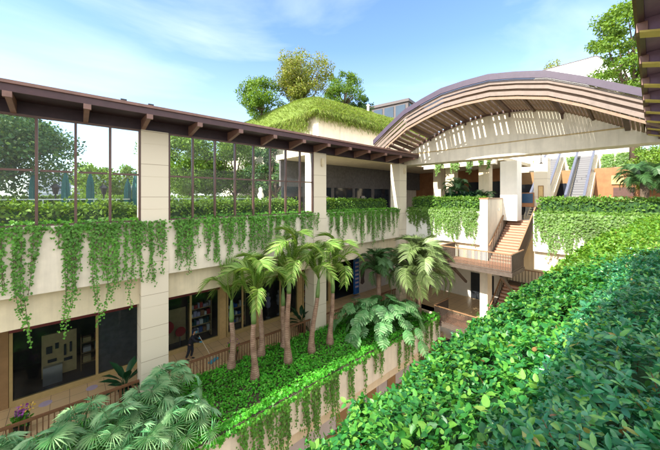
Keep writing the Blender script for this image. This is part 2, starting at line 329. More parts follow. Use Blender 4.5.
# ------------------------------------------------------------------ columns
BAY = 9.0; CX = (-6.34, 2.66, 11.66, 20.66)
def column(x0,x1,y0,y1,z0,z1,label,joint=1.35,m='stone',sconce=True,group='columns along the glazed terrace'):
    o = thing('column', label, 'column', ((x0+x1)/2,(y0+y1)/2,z0), group)
    b = MB(); z = z0; zs = []
    k = 0
    while z < z1-.01:
        zt = min(z1, z+joint); b.box(x0,x1,y0,y1,z+.0,zt-.012); b.box(x0+.012,x1-.012,y0+.012,y1-.012,zt-.012,zt); z = zt
    b.build('shaft', M[m], o)
    if sconce:
        s = MB(); xm=(x0+x1)/2+.12; s.box(xm-.09,xm+.09,y0-.16,y0-.002,z1-.75,z1-.35); s.box(xm-.06,xm+.06,y0-.12,y0-.03,z1-.83,z1-.75); s.build('sconce', M['cream2'], o)
    return o
cl = ['tall cream stone column left of the left terrace glazing', 'tall cream stone column between the two glazed bays, reaching the shop corridor',
      'tall cream stone column at the right end of the glazed bays', 'cream corner column under the left foot of the arched roof']
for x, l in zip(CX, cl):
    column(x-.5, x+.5, 13.9, 14.8, -8.6, 2.75, l, sconce=(x > 5))

# ------------------------------------------------------------------ planter walls
PW = 'planter walls of the upper terrace'
def planter_wall(label, x0, x1, y0, y1, lx0, lx1, ly0, ly1, zt=-1.0, zb=-3.3, lb=-4.45, m='cream', lm='cream2', group=PW):
    o = thing('planter_wall', label, 'planter wall', ((x0+x1)/2,(y0+y1)/2,zb), group)
    MB().box(x0,x1,y0,y1,zb,zt).build('wall_face', M[m], o)
    MB().box(lx0,lx1,ly0,ly1,lb,zb-.003).build('lintel', M[lm], o); return o
pl_lab = ['cream planter wall under the left glazing, draped with long vines', 'cream planter wall under the middle glazing, draped with many short vines',
          'cream planter wall beneath the open bay with the dark shop behind']
for i in range(3):
    planter_wall(pl_lab[i], CX[i]+.503, CX[i+1]-.503, 13.95, 14.45, CX[i]+.503, CX[i+1]-.503, 14.3, 14.72)
planter_wall('cream planter wall off the left edge', -20, CX[0]-.503, 13.95, 14.45, -20, CX[0]-.503, 14.3, 14.72)
planter_wall('sunlit white planter wall across the court, left of the stairs', 21.1, 21.6, 8.003, 13.88, 21.35, 21.75, 8.003, 14.0, m='white')
planter_wall('sunlit white planter wall across the court, right of the stairs', 21.1, 21.6, -9, 4.9, 21.35, 21.75, -9, 4.9, m='white')
o = thing('stair_pier', 'tall cream pier with a white sunlit end beside the top of the stairs', 'pier', (22.7,7.75,-8.6))
p = MB().box(21.1,24.3,7.5,8.0,-4.3,-.15); p.box(21.1,21.9,7.5,8.0,-8.6,-4.303); p.build('wall_face', M['cream'], o)
MB().box(21.06,24.35,7.45,8.05,-.147,-.06).build('coping', M['handrail'], o)
MB().box(23.1,23.3,7.47,7.497,-1.0,-.8).build('wall_light', M['white'], o)
o = thing('stair_wall', 'pale yellow wall beneath the upper floor, right of the stairs', 'wall', (25.3,6.2,-8.6))
MB().box(25.2,25.5,4.9,8.0,-8.6,-2.103).build('wall_face', M['cream2'], o)
MB().box(21.605,25.2,4.6,4.897,-4.45,-2.103).build('return_wall', M['cream2'], o)
# beam strip under the stair wall, and the lower gallery behind the stairs
o = thing('gallery_wall', 'white back wall of the lower gallery behind the stair landings', 'wall', (25.7,9,-8.6))
MB().box(25.55,25.8,-6,14.1,-8.6,-2.103).build('wall_face', M['white'], o)
MB().box(25.5,25.547,8.6,10.4,-8.6,-6.4).build('doorway', M['dark'], o)
o = thing('gallery_parapet', 'cream parapet with a dark base under the lower landing', 'parapet', (21.2,10,-13.2))
MB().box(21.1,21.4,-6,13.9,-10.6,-8.603).build('wall_face', M['white'], o)
MB().box(21.3,21.6,-6,13.9,-13.2,-10.603).build('base', M['brownwall'], o)

# lower garden planter
o = thing('garden_planter', 'long cream planter wall of the palm garden, hung with vines', 'planter wall', (2,10,-10.6))
MB().box(-20,19.2,9.88,10.2,-8.147,-8.12).build('coping', M['soil'], o)
MB().box(-20,19.2,9.9,10.197,-9.8,-8.15).build('wall_face', M['cream'], o)
MB().box(-20,19.2,10.25,10.6,-10.55,-9.803).build('lintel', M['cream2'], o)
MB().box(19.0,19.2,10.2,14.0,-9.8,-8.15).build('end_wall', M['cream2'], o)
slab('lower_court_ceiling', M['cream2'], -20, 21.0, 10.6, 13.2, -10.5, -10.2)
o = thing('poster_wall', 'pale wall with small framed prints in the lowest arcade', 'wall', (12,11.0,-13.2))
MB().box(-20,17.0,10.9,11.1,-13.2,-10.503).build('wall_face', M['poster'], o)
MB().box(-20,17.0,10.78,10.897,-13.2,-11.95).build('dado', M['floor_low'], o)
pr_ = rng(3)
for k, x in enumerate((8.2, 10.2, 11.6, 12.6, 13.6, 14.5)):
    b = MB(); b.box(x,x+.8,10.85,10.897,-11.85,-10.65); f = b.build('print', M['brownwall' if k%2 else 'poster'], o)
    q = MB(); q.lathe([(.28,0),(.22,.04)], 12); q.v=[(x+.4+v[0], 10.845-v[2], -11.2+v[1]*1.3) for v in q.v]; q.build('picture', M['red' if k in(1,4) else 'darkprint'], f)
    t = MB(); 
    for j in range(3): t.box(x+.12, x+.66-.1*j, 10.838, 10.849, -11.68-.07*j, -11.645-.07*j)
    t.build('caption', M['darkprint'], f)
for x,l in ((17.35,'tan pillar at the far end of the lowest arcade'),(3.0,'tan pillar in the lowest arcade under the palm garden')):
    column(x-.35,x+.35,10.62,10.76,-13.2,-10.56,l,joint=9,m='cream2',sconce=False,group='pillars of the lowest arcade')

# ------------------------------------------------------------------ terrace glazing
def glazing(label, x0, n, loc_y=14.02):
    o = thing('glass_wall', label, 'glass wall', (x0+n/2, loc_y, -1.0), 'glazed bays of the terrace'); z0, zt, z1 = -1.0, .9, 2.75
    sill = MB().box(x0,x0+n,loc_y-.06,loc_y+.06,z0+.002,z0+.06); sill.build('sill_rail', M['frame'], o)
    MB().box(x0,x0+n,loc_y-.06,loc_y+.06,z1-.07,z1-.002).build('head_rail', M['frame'], o)
    for k in range(n+1):
        x = x0+k; x = min(max(x, x0+.04), x0+n-.04)
        MB().box(x-.038,x+.038,loc_y-.085,loc_y+.055,z0+.061,z1-.071).build('mullion', M['frame'], o)
    for k in range(n):
        MB().box(x0+k+.085,x0+k+.915,loc_y-.05,loc_y+.05,zt-.035,zt+.035).build('transom', M['frame'], o)
        a = MB().add([(x0+k+.04,loc_y,z0+.06),(x0+k+.96,loc_y,z0+.06),(x0+k+.96,loc_y,zt),(x0+k+.04,loc_y,zt)],[(0,1,2,3)]); a.build('pane', M['pane_dusty'], o)
        a = MB().add([(x0+k+.04,loc_y,zt),(x0+k+.96,loc_y,zt),(x0+k+.96,loc_y,z1-.07),(x0+k+.04,loc_y,z1-.07)],[(0,1,2,3)]); a.build('pane', M['pane'], o)
    return o
glazing('brown framed terrace glazing at the left edge, with teal parasols behind', CX[0]+.503, 8)
glazing('brown framed terrace glazing between two columns, with a leafy tree behind', CX[1]+.503, 8)

# ------------------------------------------------------------------ canopies with outrigger brackets
def canopy(label, side, x0, x1, lit):
    """side +1: left facade (edge at y 12.6, wall at 14); -1 its mirror over the right terrace"""
    Y = (lambda y: y) if side > 0 else (lambda y: 12.78 - y)
    o = thing('canopy', label, 'canopy', ((x0+x1)/2, Y(13.6), 2.75), 'purple steel canopies')
    def bx(n, m, xa, xb, ya, yb, za, zb, mat): 
        ya, yb = sorted((Y(ya), Y(yb))); return MB().box(xa,xb,ya,yb,za,zb).build(n, M[mat], o)
    bx('fascia', None, x0, x1, 12.6, 12.68, 3.10, 3.39, 'purple')
    bx('gutter', None, x0, x1, 12.54, 12.597, 3.33, 3.43, 'bracket')
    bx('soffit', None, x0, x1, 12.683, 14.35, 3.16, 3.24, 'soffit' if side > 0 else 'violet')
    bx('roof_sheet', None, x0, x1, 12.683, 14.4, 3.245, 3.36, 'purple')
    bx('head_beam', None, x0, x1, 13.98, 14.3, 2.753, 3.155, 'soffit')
    x = CX[1] + 1.38 - 1.8*12
    while x < x1-.1:
        if x > x0+.1:
            b = MB(); h=.07
            prof = [(12.62,3.12),(12.62,2.99),(13.97,2.74),(13.97,3.155),(12.7,3.155)]
            if side < 0:
                prof = [(12.62,3.12),(12.62,2.95)]+[(12.62+1.35*t,2.95-.26*math.sin(t*1.571)) for t in (.2,.4,.6,.8,1)]+[(13.97,3.155),(12.7,3.155)]
                fl = [(y,z-.004) for y,z in prof[1:7]]; f_ = MB()
                for (ya_,za_),(yb_,zb_) in zip(fl[:-1],fl[1:]): f_.prism([(x-.14,Y(ya_),za_),(x-.14,Y(yb_),zb_),(x-.14,Y(yb_),zb_-.035),(x-.14,Y(ya_),za_-.035)],(.28,0,0))
                f_.build('bracket_lit_edge', M['bracket2'], o)  # added strip coloured as the bracket's lit yellow edge
            b.prism([(x-h,Y(y),z) for y,z in prof], (2*h,0,0)).build('bracket', M[lit], o)
            c = MB(); ya, yb = sorted((Y(12.60), Y(12.70))); c.box(x-.10,x+.10,ya-.02,yb+.02,2.93,3.098); c.build('bracket_end', M['bracket'], o)
        x += 1.8
    return o
canopy('long purple steel canopy above the terrace glazing on the left', 1, -14, 20.9, 'bracket')
canopy('dark purple steel canopy overhead at the right edge', -1, 1.5, 20.9, 'violet')
# covered walkway behind the open bay
o = thing('walkway_roof', 'flat roof over the walkway behind the open bay', 'roof', (20,17,2.9))
MB().box(12.2,40,15.06,20.0,2.92,3.3).build('slab', M['cream2'], o)
MB().box(12.2,21,14.32,14.7,2.756,2.918).build('edge_beam', M['cream2'], o)
b=MB(); 

# roof lamps: two little fittings on the canopy edge
for x,l in ((1.45,'small dark floodlight standing on the left canopy roof, nearer one'),(2.3,'small dark floodlight standing on the left canopy roof, farther one')):
    o = thing('roof_floodlight', l, 'floodlight', (x,12.75,3.36), 'floodlights on the canopy')
    MB().tube([(x,12.75,3.36),(x,12.75,3.47)],.012,6).build('stem', M['black'], o)
    b=MB(); b.box(x-.09,x+.09,12.71,12.79,3.472,3.53); b.build('lamp_head', M['black'], o)

# ------------------------------------------------------------------ arched roof and gable
AY=[14.5,11.7,9.0,6.2,3.5,0.85,-1.3]; AH=[4.35,6.1,6.85,6.87,6.2,4.75,3.4]
def halve(Y_, H_, up=.10):                       # a shallower kink between each pair of frames
    a, b = [Y_[0]], [H_[0]]
    for i in range(len(Y_)-1): a += [(Y_[i]+Y_[i+1])/2, Y_[i+1]]; b += [(H_[i]+H_[i+1])/2+up, H_[i+1]]
    return a, b
AY, AH = halve(AY, AH, .045)
def arc(dz, dx=0): return [(dx, y, h+dz) for y,h in zip(AY,AH)]
def band(x0,x1,dzt,dzb,a=0,b=None):
    """faceted strip of the arch between two offsets, thick along x"""
    b = b or len(AY); m = MB()
    for i in range(a,b-1):
        y0,y1=AY[i],AY[i+1]; p=[(x0,y0,AH[i]+dzb),(x0,y1,AH[i+1]+dzb),(x0,y1,AH[i+1]+dzt),(x0,y0,AH[i]+dzt)]
        m.prism(p,(x1-x0,0,0))
    return m
o = thing('arched_roof', 'faceted arched roof of brown slats over the stairs end of the court', 'arched roof', (19.4,6.6,3.4))
band(17.5,17.62,.05,-.30).build('rim_beam', M['rim'], o)
band(17.63,21.3,.05,.0).build('rim_cap', M['purple'], o) if False else None
for (x,a,b_) in ((17.66,-.36,-.53),(17.70,-.62,-.80),(17.74,-.92,-1.14)):
    band(x,x+.09,a,b_).build('fascia_rail', M['rail'], o)
for (x,a,b_) in ((17.64,-.305,-.35),(17.84,-.50,-.66),(17.88,-.77,-.97)):
    band(x,x+.04,a,b_).build('backing_board', M['slat'], o)
band(17.8,17.85,-1.2,-1.34).build('backing_board', M['slat'], o)  # extra board added to keep sun off the gable beam
def under(x): return -.84-.40*(x-17.9)/3.35      # the slats fall a little towards the gable
for x in (18.75,20.15,21.1):
    band(x,x+.07,under(x)+.17,under(x)+.03).build('rib', M['darkwood'], o)
for i in range(1,len(AY)-1):
    y,h=AY[i],AH[i]; k_=.2 if i%2==0 else .1; MB().bar((17.88,y,h+under(17.9)-.08),(21.25,y,h+under(21.25)-.08),k_,k_).build('purlin', M['darkwood'], o)
# slats along the roof, spaced with gaps that let sun stripes through
for i in range(len(AY)-1):
    y0,y1,h0,h1=AY[i],AY[i+1],AH[i],AH[i+1]; L=math.hypot(y1-y0,h1-h0); step=.17 if i>=6 else .34; n=int(L/step)
    for k in range(n):
        t=(k+.5)/n; y=y0+(y1-y0)*t; h=h0+(h1-h0)*t; dirv=Vector((0,y1-y0,h1-h0)).normalized(); up=Vector((0,-dirv.z,dirv.y)); 
        if up.z<0: up=-up
        MB().bar((17.9,y,h+under(17.9)),(21.25,y,h+under(21.25)),step*.68,step*.5,up).build('slat', M['slat'], o)
for i in (2,4,6,8):
    y,h=AY[i],AH[i]; gz=h-1.2
    MB().box(21.12,21.2,y-.05,y+.05,gz-.5,gz).build('post', M['darkwood'], o)
# roof skin on the outside slopes (thin purple edge seen from below)
GY, GH = halve([14.5,11.7,9.0,6.2,3.5,0.85,-1.3], [3.35,4.62,5.42,5.55,5.1,3.85,3.0])
o = thing('gable_wall', 'cream gable wall striped by sun through the arched roof', 'gable wall', (21.5,6.6,2.65))
g=MB()
poly=[(21.2,y,h) for y,h in zip(GY,GH)]+[(21.2,-1.3,2.9),(21.2,14.5,2.9)]
g.prism(poly,(.5,0,0)); g.build('wall_face', M['cream'], o)
MB().box(21.05,22.3,-12,14.6,2.65,3.57).build('beam', M['cream'], o)
MB().box(21.03,21.048,-1.3,14.5,3.50,3.572).build('beam_trim', M['yframe'], o)
b=MB(); 
for i in range(len(GY)-1): b.bar((21.12,GY[i],GH[i]-.02),(21.12,GY[i+1],GH[i+1]-.02),.1,.14)
b.build('edge_beam', M['darkwood'], o)
column(24.0,25.1,6.55,7.65,-1.73,2.648,'bright white column at the top of the stairs',joint=9,m='white',sconce=False,group='columns of the far gallery')
column(26.0,26.9,5.15,6.0,-1.73,2.9,'tan stone column with a brown plaque near the escalator',joint=1.9,m='stone',sconce=False,group='columns of the far gallery')
o=thing('column_plaque','brown framed notice plaque on the tan column by the escalator','plaque',(25.97,5.55,.3))
MB().box(25.955,25.995,5.38,5.72,-.1,.85).build('frame', M['brownwall'], o); MB().box(25.945,25.953,5.43,5.67,-.03,.78).build('plate', M['tan'], o)
for (x,y,l) in ((26,12.3,'cream column in the shaded gallery behind the left far hedge'),(26,9.4,'cream column in the gallery left of the white stair column'),(27.5,14.3,'cream column deep in the dark corner of the gallery')):
    column(x-.4,x+.4,y-.4,y+.4,-1.73,2.9,l,joint=9,m='cream2',sconce=False,group='columns of the far gallery')
# planter beam of the storey beyond
o=thing('upper_planter_beam','cream upper planter beam with hanging greenery beyond the gallery','beam',(27.5,12,2.3))
MB().box(24.95,25.4,8.3,14.5,2.6,3.6).build('wall_face',M['cream'],o); MB().box(25.401,33.2,7.9,15.0,2.92,3.2).build('slab',M['cream2'],o)
o=thing('upper_planter_beam','sunlit upper planter beam behind the escalators','beam',(34,2,2.0))
MB().box(33.9,34.4,-8,8.2,2.35,3.7).build('wall_face',M['cream'],o); MB().box(34.41,42,-8,19,2.35,2.7).build('slab',M['cream2'],o)
# pendant rods under the beam
for y,l in ((8.8,'thin pendant lamp rod under the beam, left of the white column'),(4.6,'thin pendant lamp rod under the beam, right of the white column')):
    o=thing('pendant_lamp',l,'pendant lamp',(21.6,y,2.1),'pendant lamps under the beam')
    MB().tube([(21.6,y,2.12),(21.6,y,2.65)],.018,6).build('rod',M['black'],o); MB().lathe([(.09,0),(.07,.06),(.02,.09)],10,(21.6,y,2.05)).build('lamp_shade',M['black'],o)
# ------------------------------------------------------------------ stairs with landings
BAL={}
def balmesh(h, m):
    k=(round(h,2),m)
    if k not in BAL: BAL[k]=MB().box(-.019,.019,-.015,.015,0,h).mesh('baluster',M[m])
    return BAL[k]
def railing(parent, pts, h=1.05, gap=.085, m='railwood', hm='handrail', low=.06, name='railing', tall=.03):
    """railing along 3d points (floor heights); a child of its thing with handrail and balusters below"""
    base=Vector(parent.location); q=MB()
    for a,b in zip(pts[:-1],pts[1:]): q.bar((a[0],a[1],a[2]+low),(b[0],b[1],b[2]+low),.04,.06)
    r=q.build(name,M[m],parent)
    q=MB()
    for a,b in zip(pts[:-1],pts[1:]): q.bar((a[0],a[1],a[2]+h),(b[0],b[1],b[2]+h),.075,.055)
    q.v=[tuple(Vector(v)-base) for v in q.v]; link('handrail',q.mesh('handrail',M[hm]),r)
    for a,b in zip(pts[:-1],pts[1:]):
        a,b=Vector(a),Vector(b); n=max(1,int((Vector((b.x-a.x,b.y-a.y,0))).length/gap))
        for k in range(n):
            p=a.lerp(b,(k+.5)/n); link('baluster',balmesh(h-low-.05,m),r,tuple(p+Vector((0,0,low+.03))-base))
    return r
st=thing('staircase','brown staircase with two railed landings across the court','staircase',(21,7,-8.6))
def flight(x0,z0,x1,z1,y0,y1,n):
    dx=(x1-x0)/n; dz=(z1-z0)/n
    for k in range(n):
        xa,xb=sorted((x0+dx*k,x0+dx*(k+1))); z=z0+dz*(k+1)
        s=MB().box(xa,xb+ .02,y0,y1,z-.12 if k else z-dz+.002,z); s.build('step',M['step'],st)
        MB().box(min(x0+dx*k,x0+dx*k)-.012 if dx>0 else x0+dx*k-.02,(x0+dx*k)+.02,y0+.02,y1-.02,z-dz+.02,z-.03).build('riser',M['stepedge'],st)
    for y in (y0-.10,y1+.004):
        q=MB(); q.prism([(x0,y,z0-.28),(x1,y,z1-.28),(x1,y,z1+.02),(x0,y,z0+.02)],(0,.095,0)); q.build('stringer',M['railwood'],st)
    MB().prism([(x0+.1,y0+.01,z0-.22),(x1,y0+.01,z1-.25),(x1,y0+.01,z1-.2),(x0+.1,y0+.01,z0-.17)],(0,y1-y0-.02,0)).build('soffit',M['cream2'],st)
ZA=-4.35; ZB=-8.6; ZC=-6.46
flight(21.15,ZA,25.2,-1.73,5.75,7.4,16)
MB().box(18.7,21.13,5.35,9.75,ZA-.24,ZA).build('landing',M['railwood'],st)
MB().box(18.76,21.1,5.42,9.68,ZA+.002,ZA+.012).build('landing_tiles',M['step'],st)
MB().box(18.9,21.09,5.35,10.3,ZB-.24,ZB-.004).build('landing',M['railwood'],st)
MB().box(18.96,21.07,5.42,10.2,ZB-.002,ZB+.01).build('landing_tiles',M['step'],st)
MB().box(24.2,25.18,4.95,7.4,ZC-.24,ZC).build('landing',M['railwood'],st)
flight(21.15,ZB,24.2,ZC,5.9,7.4,12)
# braces under the upper landing
b=MB(); b.bar((18.95,8.9,ZA-.3),(21.05,8.9,ZA-1.7),.12,.16); b.build('brace',M['railwood'],st)
b=MB(); b.bar((18.95,6.0,ZA-.3),(21.05,6.0,ZA-1.7),.12,.16); b.build('brace',M['railwood'],st)
railing(st,[(21.05,9.7,ZA),(18.75,9.7,ZA),(18.75,5.4,ZA),(21.1,5.4,ZA)])
railing(st,[(21.05,10.2,ZB),(18.95,10.2,ZB),(18.95,5.4,ZB),(21.05,5.4,ZB)])
railing(st,[(21.1,5.68,ZA),(25.15,5.68,-1.73),(26.2,5.68,-1.73)])
railing(st,[(21.2,7.43,ZA),(25.0,7.43,-1.73)],gap=.3)
railing(st,[(21.2,7.43,ZB),(24.2,7.43,ZC),(25.1,7.43,ZC),(25.1,5.0,ZC)],gap=.2)
# hand rail running behind the far hedges
for y0,y1,l in ((8.05,13.8,'low brown rail behind the far hedge left of the stairs'),(-6,4.9,'low brown rail behind the far hedge right of the stairs')):
    o=thing('guard_rail',l,'guard rail',(23.1,(y0+y1)/2,-1.73),'guard rails behind the far hedges')
    q=MB(); q.box(23.05,23.13,y0,y1,-.1,-.03); q.build('handrail',M['handrail'],o)
    y=y0+.3
    while y<y1: MB().box(23.07,23.11,y-.02,y+.02,-1.73,-.103).build('post',M['corrail'],o); y+=1.2

# ------------------------------------------------------------------ escalators
def escalator(y,label):
    o=thing('escalator',label,'escalator',(27,y,-1.73),'escalators'); x0,z0,x1,z1=27.2,-1.73,33.9,3.4; d=(x1-x0); wd=.46
    q=MB(); q.prism([(x0,y-wd-.3,z0),(x0+.8,y-wd-.3,z0),(x1,y-wd-.3,z1-.75),(x1,y-wd-.3,z1),(x0+.05,y-wd-.3,z0+.25)],(0,2*wd+.6,0)); q.build('truss',M['cream2'],o)
    n=26; s=MB()
    for k in range(n):
        xa=x0+.1+(d-.1)*k/n; s.box(xa,xa+(d)/n*1.02,y-wd,y+wd,z0+.12+(z1-z0)*k/n,z0+.38+(z1-z0)*k/n)
    s.build('step_band',M['escstep'],o)
    for sy in (-1,1):
        yy=y+sy*(wd+.08)
        q=MB(); q.prism([(x0-.3,yy-.02,z0+.1),(x1,yy-.02,z1+.1),(x1,yy-.02,z1+.95),(x0-.3,yy-.02,z0+.95)],(0,.04,0)); q.build('side_panel',M['steel'],o)
        q=MB(); q.bar((x0-.4,yy,z0+1.0),(x1,yy,z1+1.0),.16,.1); q.build('handrail',M['escrail'],o)
escalator(3.9,'silver escalator climbing right of the tan column, wider in view')
escalator(6.2,'silver escalator partly hidden behind the tan column')

# ------------------------------------------------------------------ orange shop behind the escalators
o=thing('shop_wall','orange timber shop front behind the escalators on the far right','shop front',(32,0,-1.73))
MB().box(32,32.4,-8,3.2,-1.73,2.34).build('wall_face',M['orange'],o)
f=MB().box(31.95,31.998,.95,2.1,.05,.75).build('window',M['frame'],o); MB().box(31.93,31.948,1.0,2.05,.1,.7).build('pane',M['darkglass'],f)
MB().box(31.9,31.999,1.5,2.2,1.0,1.7).build('tan_sign',M['tan'],o)  # plain tan sign panel
o=thing('shop_wall','dark glazed shop entrance beside the escalator','shop front',(33,4,-1.73))
MB().box(32.5,32.8,3.21,9.5,1.2,2.34).build('header',M['brownwall'],o)
f=MB().box(32.5,32.6,3.3,9.4,-1.73,1.19).build('window',M['darkglass'],o)
for y in (3.25,4.1,5.0,6.0,7.4,9.4): MB().box(32.42,32.498,y-.05,y+.05,-1.73,1.19).build('mullion',M['steel'],o)
o=thing('shop_wall','brown back wall of the gallery left of the escalators','shop front',(33,13,-1.73))
MB().box(32.6,33,9.52,20,-1.73,2.9).build('wall_face',M['orange'],o)
for k,y in enumerate((10,12,14,16)): 
    f=MB().box(32.55,32.598,y,y+1.5,-1.7,1.6).build('window',M['darkglass'],o)
# notice kiosk
o=thing('notice_stand','dark blue notice board in an orange frame on two legs at the stair head','notice board',(25.8,6.35,-1.73))
b=MB(); b.box(25.78,25.86,5.93,6.77,-.75,.33); b.build('frame',M['orange'],o)
f=MB().box(25.765,25.778,6.0,6.7,-.45,.26).build('board',M['bluescreen'],o)
q=MB()
for j in range(6): q.box(25.757,25.764,6.12,6.58-.06*(j%3),.14-.09*j,.17-.09*j)
q.build('printed_lines',M['lilac'],f)
for y in (6.05,6.65): MB().box(25.8,25.84,y-.03,y+.03,-1.73,-.753).build('leg',M['black'],o)

# ------------------------------------------------------------------ dark shop behind the open bay and green-roofed hall
BX0,BX1,BY0,BY1=15.75,36,19.0,40
HALL=thing('roof_garden_hall','cream hall with a mounded grass roof behind the canopy','building',(26,29,-1.8))
MB().box(BX0,BX1,BY0+.02,BY1,3.31,7.1).build('upper_wall',M['cream'],HALL)
MB().box(BX0,BX1,BY0+1.0,BY1,-1.8,3.30).build('lower_wall',M['cream'],HALL)
o=thing('shop_wall','dark stone shop front with black windows behind the open bay','shop front',(24,19.2,-1.8))
MB().box(12.3,40,19.5,19.7,.85,2.91).build('wall_face',M['greywall'],o)
for k,(xa,xb) in enumerate(((12.4,14.4),(15.0,17.6),(18.0,20.4),(20.8,23.2),(23.7,26.2),(26.8,29.5))):
    f=MB().box(xa,xb,19.45,19.55,-1.8,.84).build('window',M['darkglass'],o)
    for x in (xa,(xa+xb)/2,xb): MB().box(x-.04,x+.04,19.40,19.448,-1.8,.84).build('mullion',M['black'],f)
for xa,xb in ((14.41,14.99),(17.61,17.99),(20.41,20.79),(23.21,23.69),(26.21,26.79)): MB().box(xa,xb,19.46,19.7,-1.8,.84).build('pier',M['greywall'],o)
# interior lamps behind that glass are not lit; a few pale posters hang on it
for x,l in ((16.6,'pale paper notice on the dark shop window, upper left'),(21.6,'pale paper notice on the dark shop window near the corner column')):
    tag(MB().box(x,x+.5,19.36,19.395,-.4,.1).build('window_poster',M['poster'],None,(x,19.38,-.4)),l,'poster','notices on the dark shop window')

# ------------------------------------------------------------------ lower shops along the corridor
Y0=17.5
def shop_rooms():
    o=thing('corridor_shops_wall','cream and brown wall between the corridor shop windows','wall',(5,Y0,-8.6))
    MB().box(-20,44,Y0+.02,Y0+.3,-5.28,-4.45).build('wall_face',M['cream2'],o)
    for xa,xb in ((-3.2,-1.85),(2.75,3.75),(6.75,7.15),(9.15,9.45),(12.55,12.95),(15.6,16.2)): MB().box(xa,xb,Y0+.02,Y0+.32,-8.6,-5.283).build('pier',M['brownwall' if xa<3 else 'tan'],o)
    MB().box(18.8,44,Y0+.02,Y0+.3,-8.6,-5.283).build('wall_face',M['poster'],o)
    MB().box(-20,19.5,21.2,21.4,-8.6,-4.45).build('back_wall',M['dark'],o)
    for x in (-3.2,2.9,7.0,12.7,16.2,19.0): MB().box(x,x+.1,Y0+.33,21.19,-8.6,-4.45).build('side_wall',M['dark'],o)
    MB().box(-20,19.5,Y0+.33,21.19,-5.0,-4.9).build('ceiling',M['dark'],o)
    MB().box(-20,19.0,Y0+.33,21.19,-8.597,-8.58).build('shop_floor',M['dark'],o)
shop_rooms()
def storefront(label,x0,x1,mulls,dark=()):
    o=thing('shop_window',label,'shop window',((x0+x1)/2,Y0,-8.6),'corridor shop windows'); zb,zt=-8.35,-5.55
    MB().box(x0,x1,Y0-.06,Y0+.015,zt+.002,zt+.27).build('header_band',M['redband'],o)
    MB().box(x0,x1,Y0-.03,Y0+.1,-8.6,zb).build('sill',M['yframe'],o)
    xs=[x0]+list(mulls)+[x1]
    for x in xs: 
        x=min(max(x,x0+.05),x1-.05); MB().box(x-.05,x+.05,Y0-.04,Y0+.06,zb+.002,zt).build('frame',M['yframe'],o)
    for k,(a,b) in enumerate(zip(xs[:-1],xs[1:])):
        MB().add([(a+.05,Y0+.01,zb),(b-.05,Y0+.01,zb),(b-.05,Y0+.01,zt),(a+.05,Y0+.01,zt)],[(0,1,2,3)]).build('pane',M['shopglass'],o)
        if k in dark:
            MB().box(a+.06,b-.06,Y0+.05,Y0+.07,zb+.02,zt-.01).build('blind',M['greywall'],o)
storefront('wide dark shop window with a drawn blind at the left edge of the corridor',-1.83,2.73,[.96],(1,))
storefront('shop window with red round signs behind the mopping person',3.77,6.73,[5.1])
storefront('dark shop window behind the left palm trunks',7.17,9.13,[8.2])
storefront('dark shop window with pale dummies behind the right palms',9.47,12.53,[11.0])
storefront('dark shop window beside the blue banner',12.97,15.58,[14.3])
# things inside the shops
o=thing('display_board','tan display board with dark goods inside the left shop','display board',(-.4,18.6,-8.58))
MB().box(-.95,.25,18.6,18.68,-8.3,-6.35).build('board',M['tan'],o)
q=MB()
for (x,z,w_,h_) in ((-.8,-6.9,.2,.3),(-.5,-6.8,.12,.25),(-.2,-6.95,.08,.5),(0,-6.9,.08,.45),(-.75,-7.5,.3,.12),(-.2,-7.6,.3,.12)): q.box(x,x+w_,18.52,18.597,z-h_,z)
q.build('goods',M['dark'],o)
MB().box(-.9,-.25,18.35,18.58,-8.55,-7.75).build('cabinet',M['steel'],o)
o=thing('shelf_unit','low shelf unit of boxes inside the left shop','shelf',(.9,19,-8.58))
for z in (-8.2,-7.7,-7.2): MB().box(.4,2.3,18.8,19.2,z-.04,z).build('shelf',M['brownwall'],o)
for x in (.4,2.26): MB().box(x,x+.04,18.8,19.2,-8.58,-6.9).build('upright',M['brownwall'],o)
r_=random.Random(2)
for z in (-8.2,-7.7,-7.2):
    for k in range(4):
        x=.5+k*.44; MB().box(x,x+.3,18.85,19.1,z+.001,z+r_.uniform(.12,.3)).build('goods_box',M[r_.choice(['tan','poster','redband','steel'])],o)
for x,z,rr,l in ((4.05,-7.35,.36,'large red round sign in the shop behind the mopping person'),(4.75,-7.75,.27,'smaller red round sign in the shop behind the mopping person')):
    b=MB(); b.lathe([(rr,0),(rr,.04)],20); b.v=[(x+v[0],18.2-v[2],z+v[1]) for v in b.v]; o=thing('round_sign',l,'sign',(x,18.2,z-rr),'red round signs'); b.build('disc',M['red'],o)
    MB().box(x-.02,x+.02,18.21,18.25,-8.58,z).build('stand',M['steel'],o)
o=thing('display_board','tan display panel behind the red round signs','display board',(4.6,18.8,-8.58)); MB().box(3.85,5.2,18.8,18.88,-8.58,-6.6).build('board',M['tan'],o)
for (x,hh,m,l) in ((9.9,1.5,'poster','pale dressed dummy in the shop window, leftmost'),(10.5,1.65,'lilac','lilac dressed dummy in the shop window'),(11.4,1.55,'poster','pale dressed dummy in the shop window, third from left'),(12.1,1.6,'redband','dark red dressed dummy in the shop window')):
    o=thing('shop_dummy',l,'mannequin',(x,18.3,-8.58),'dressed dummies in the shop window')
    MB().lathe([(.16,.75),(.2,1.0),(.15,1.15),(.2,1.4),(.09,1.5)],10,(x,18.3,-8.58)).build('torso',M[m],o)
    MB().lathe([(.05,0),(.09,.06),(.11,.16),(.07,.25)],10,(x,18.3,-7.05)).build('head',M['poster'],o)
    MB().lathe([(.18,0),(.16,.03),(.02,.05),(.02,.77)],10,(x,18.3,-8.58)).build('stand',M['steel'],o)
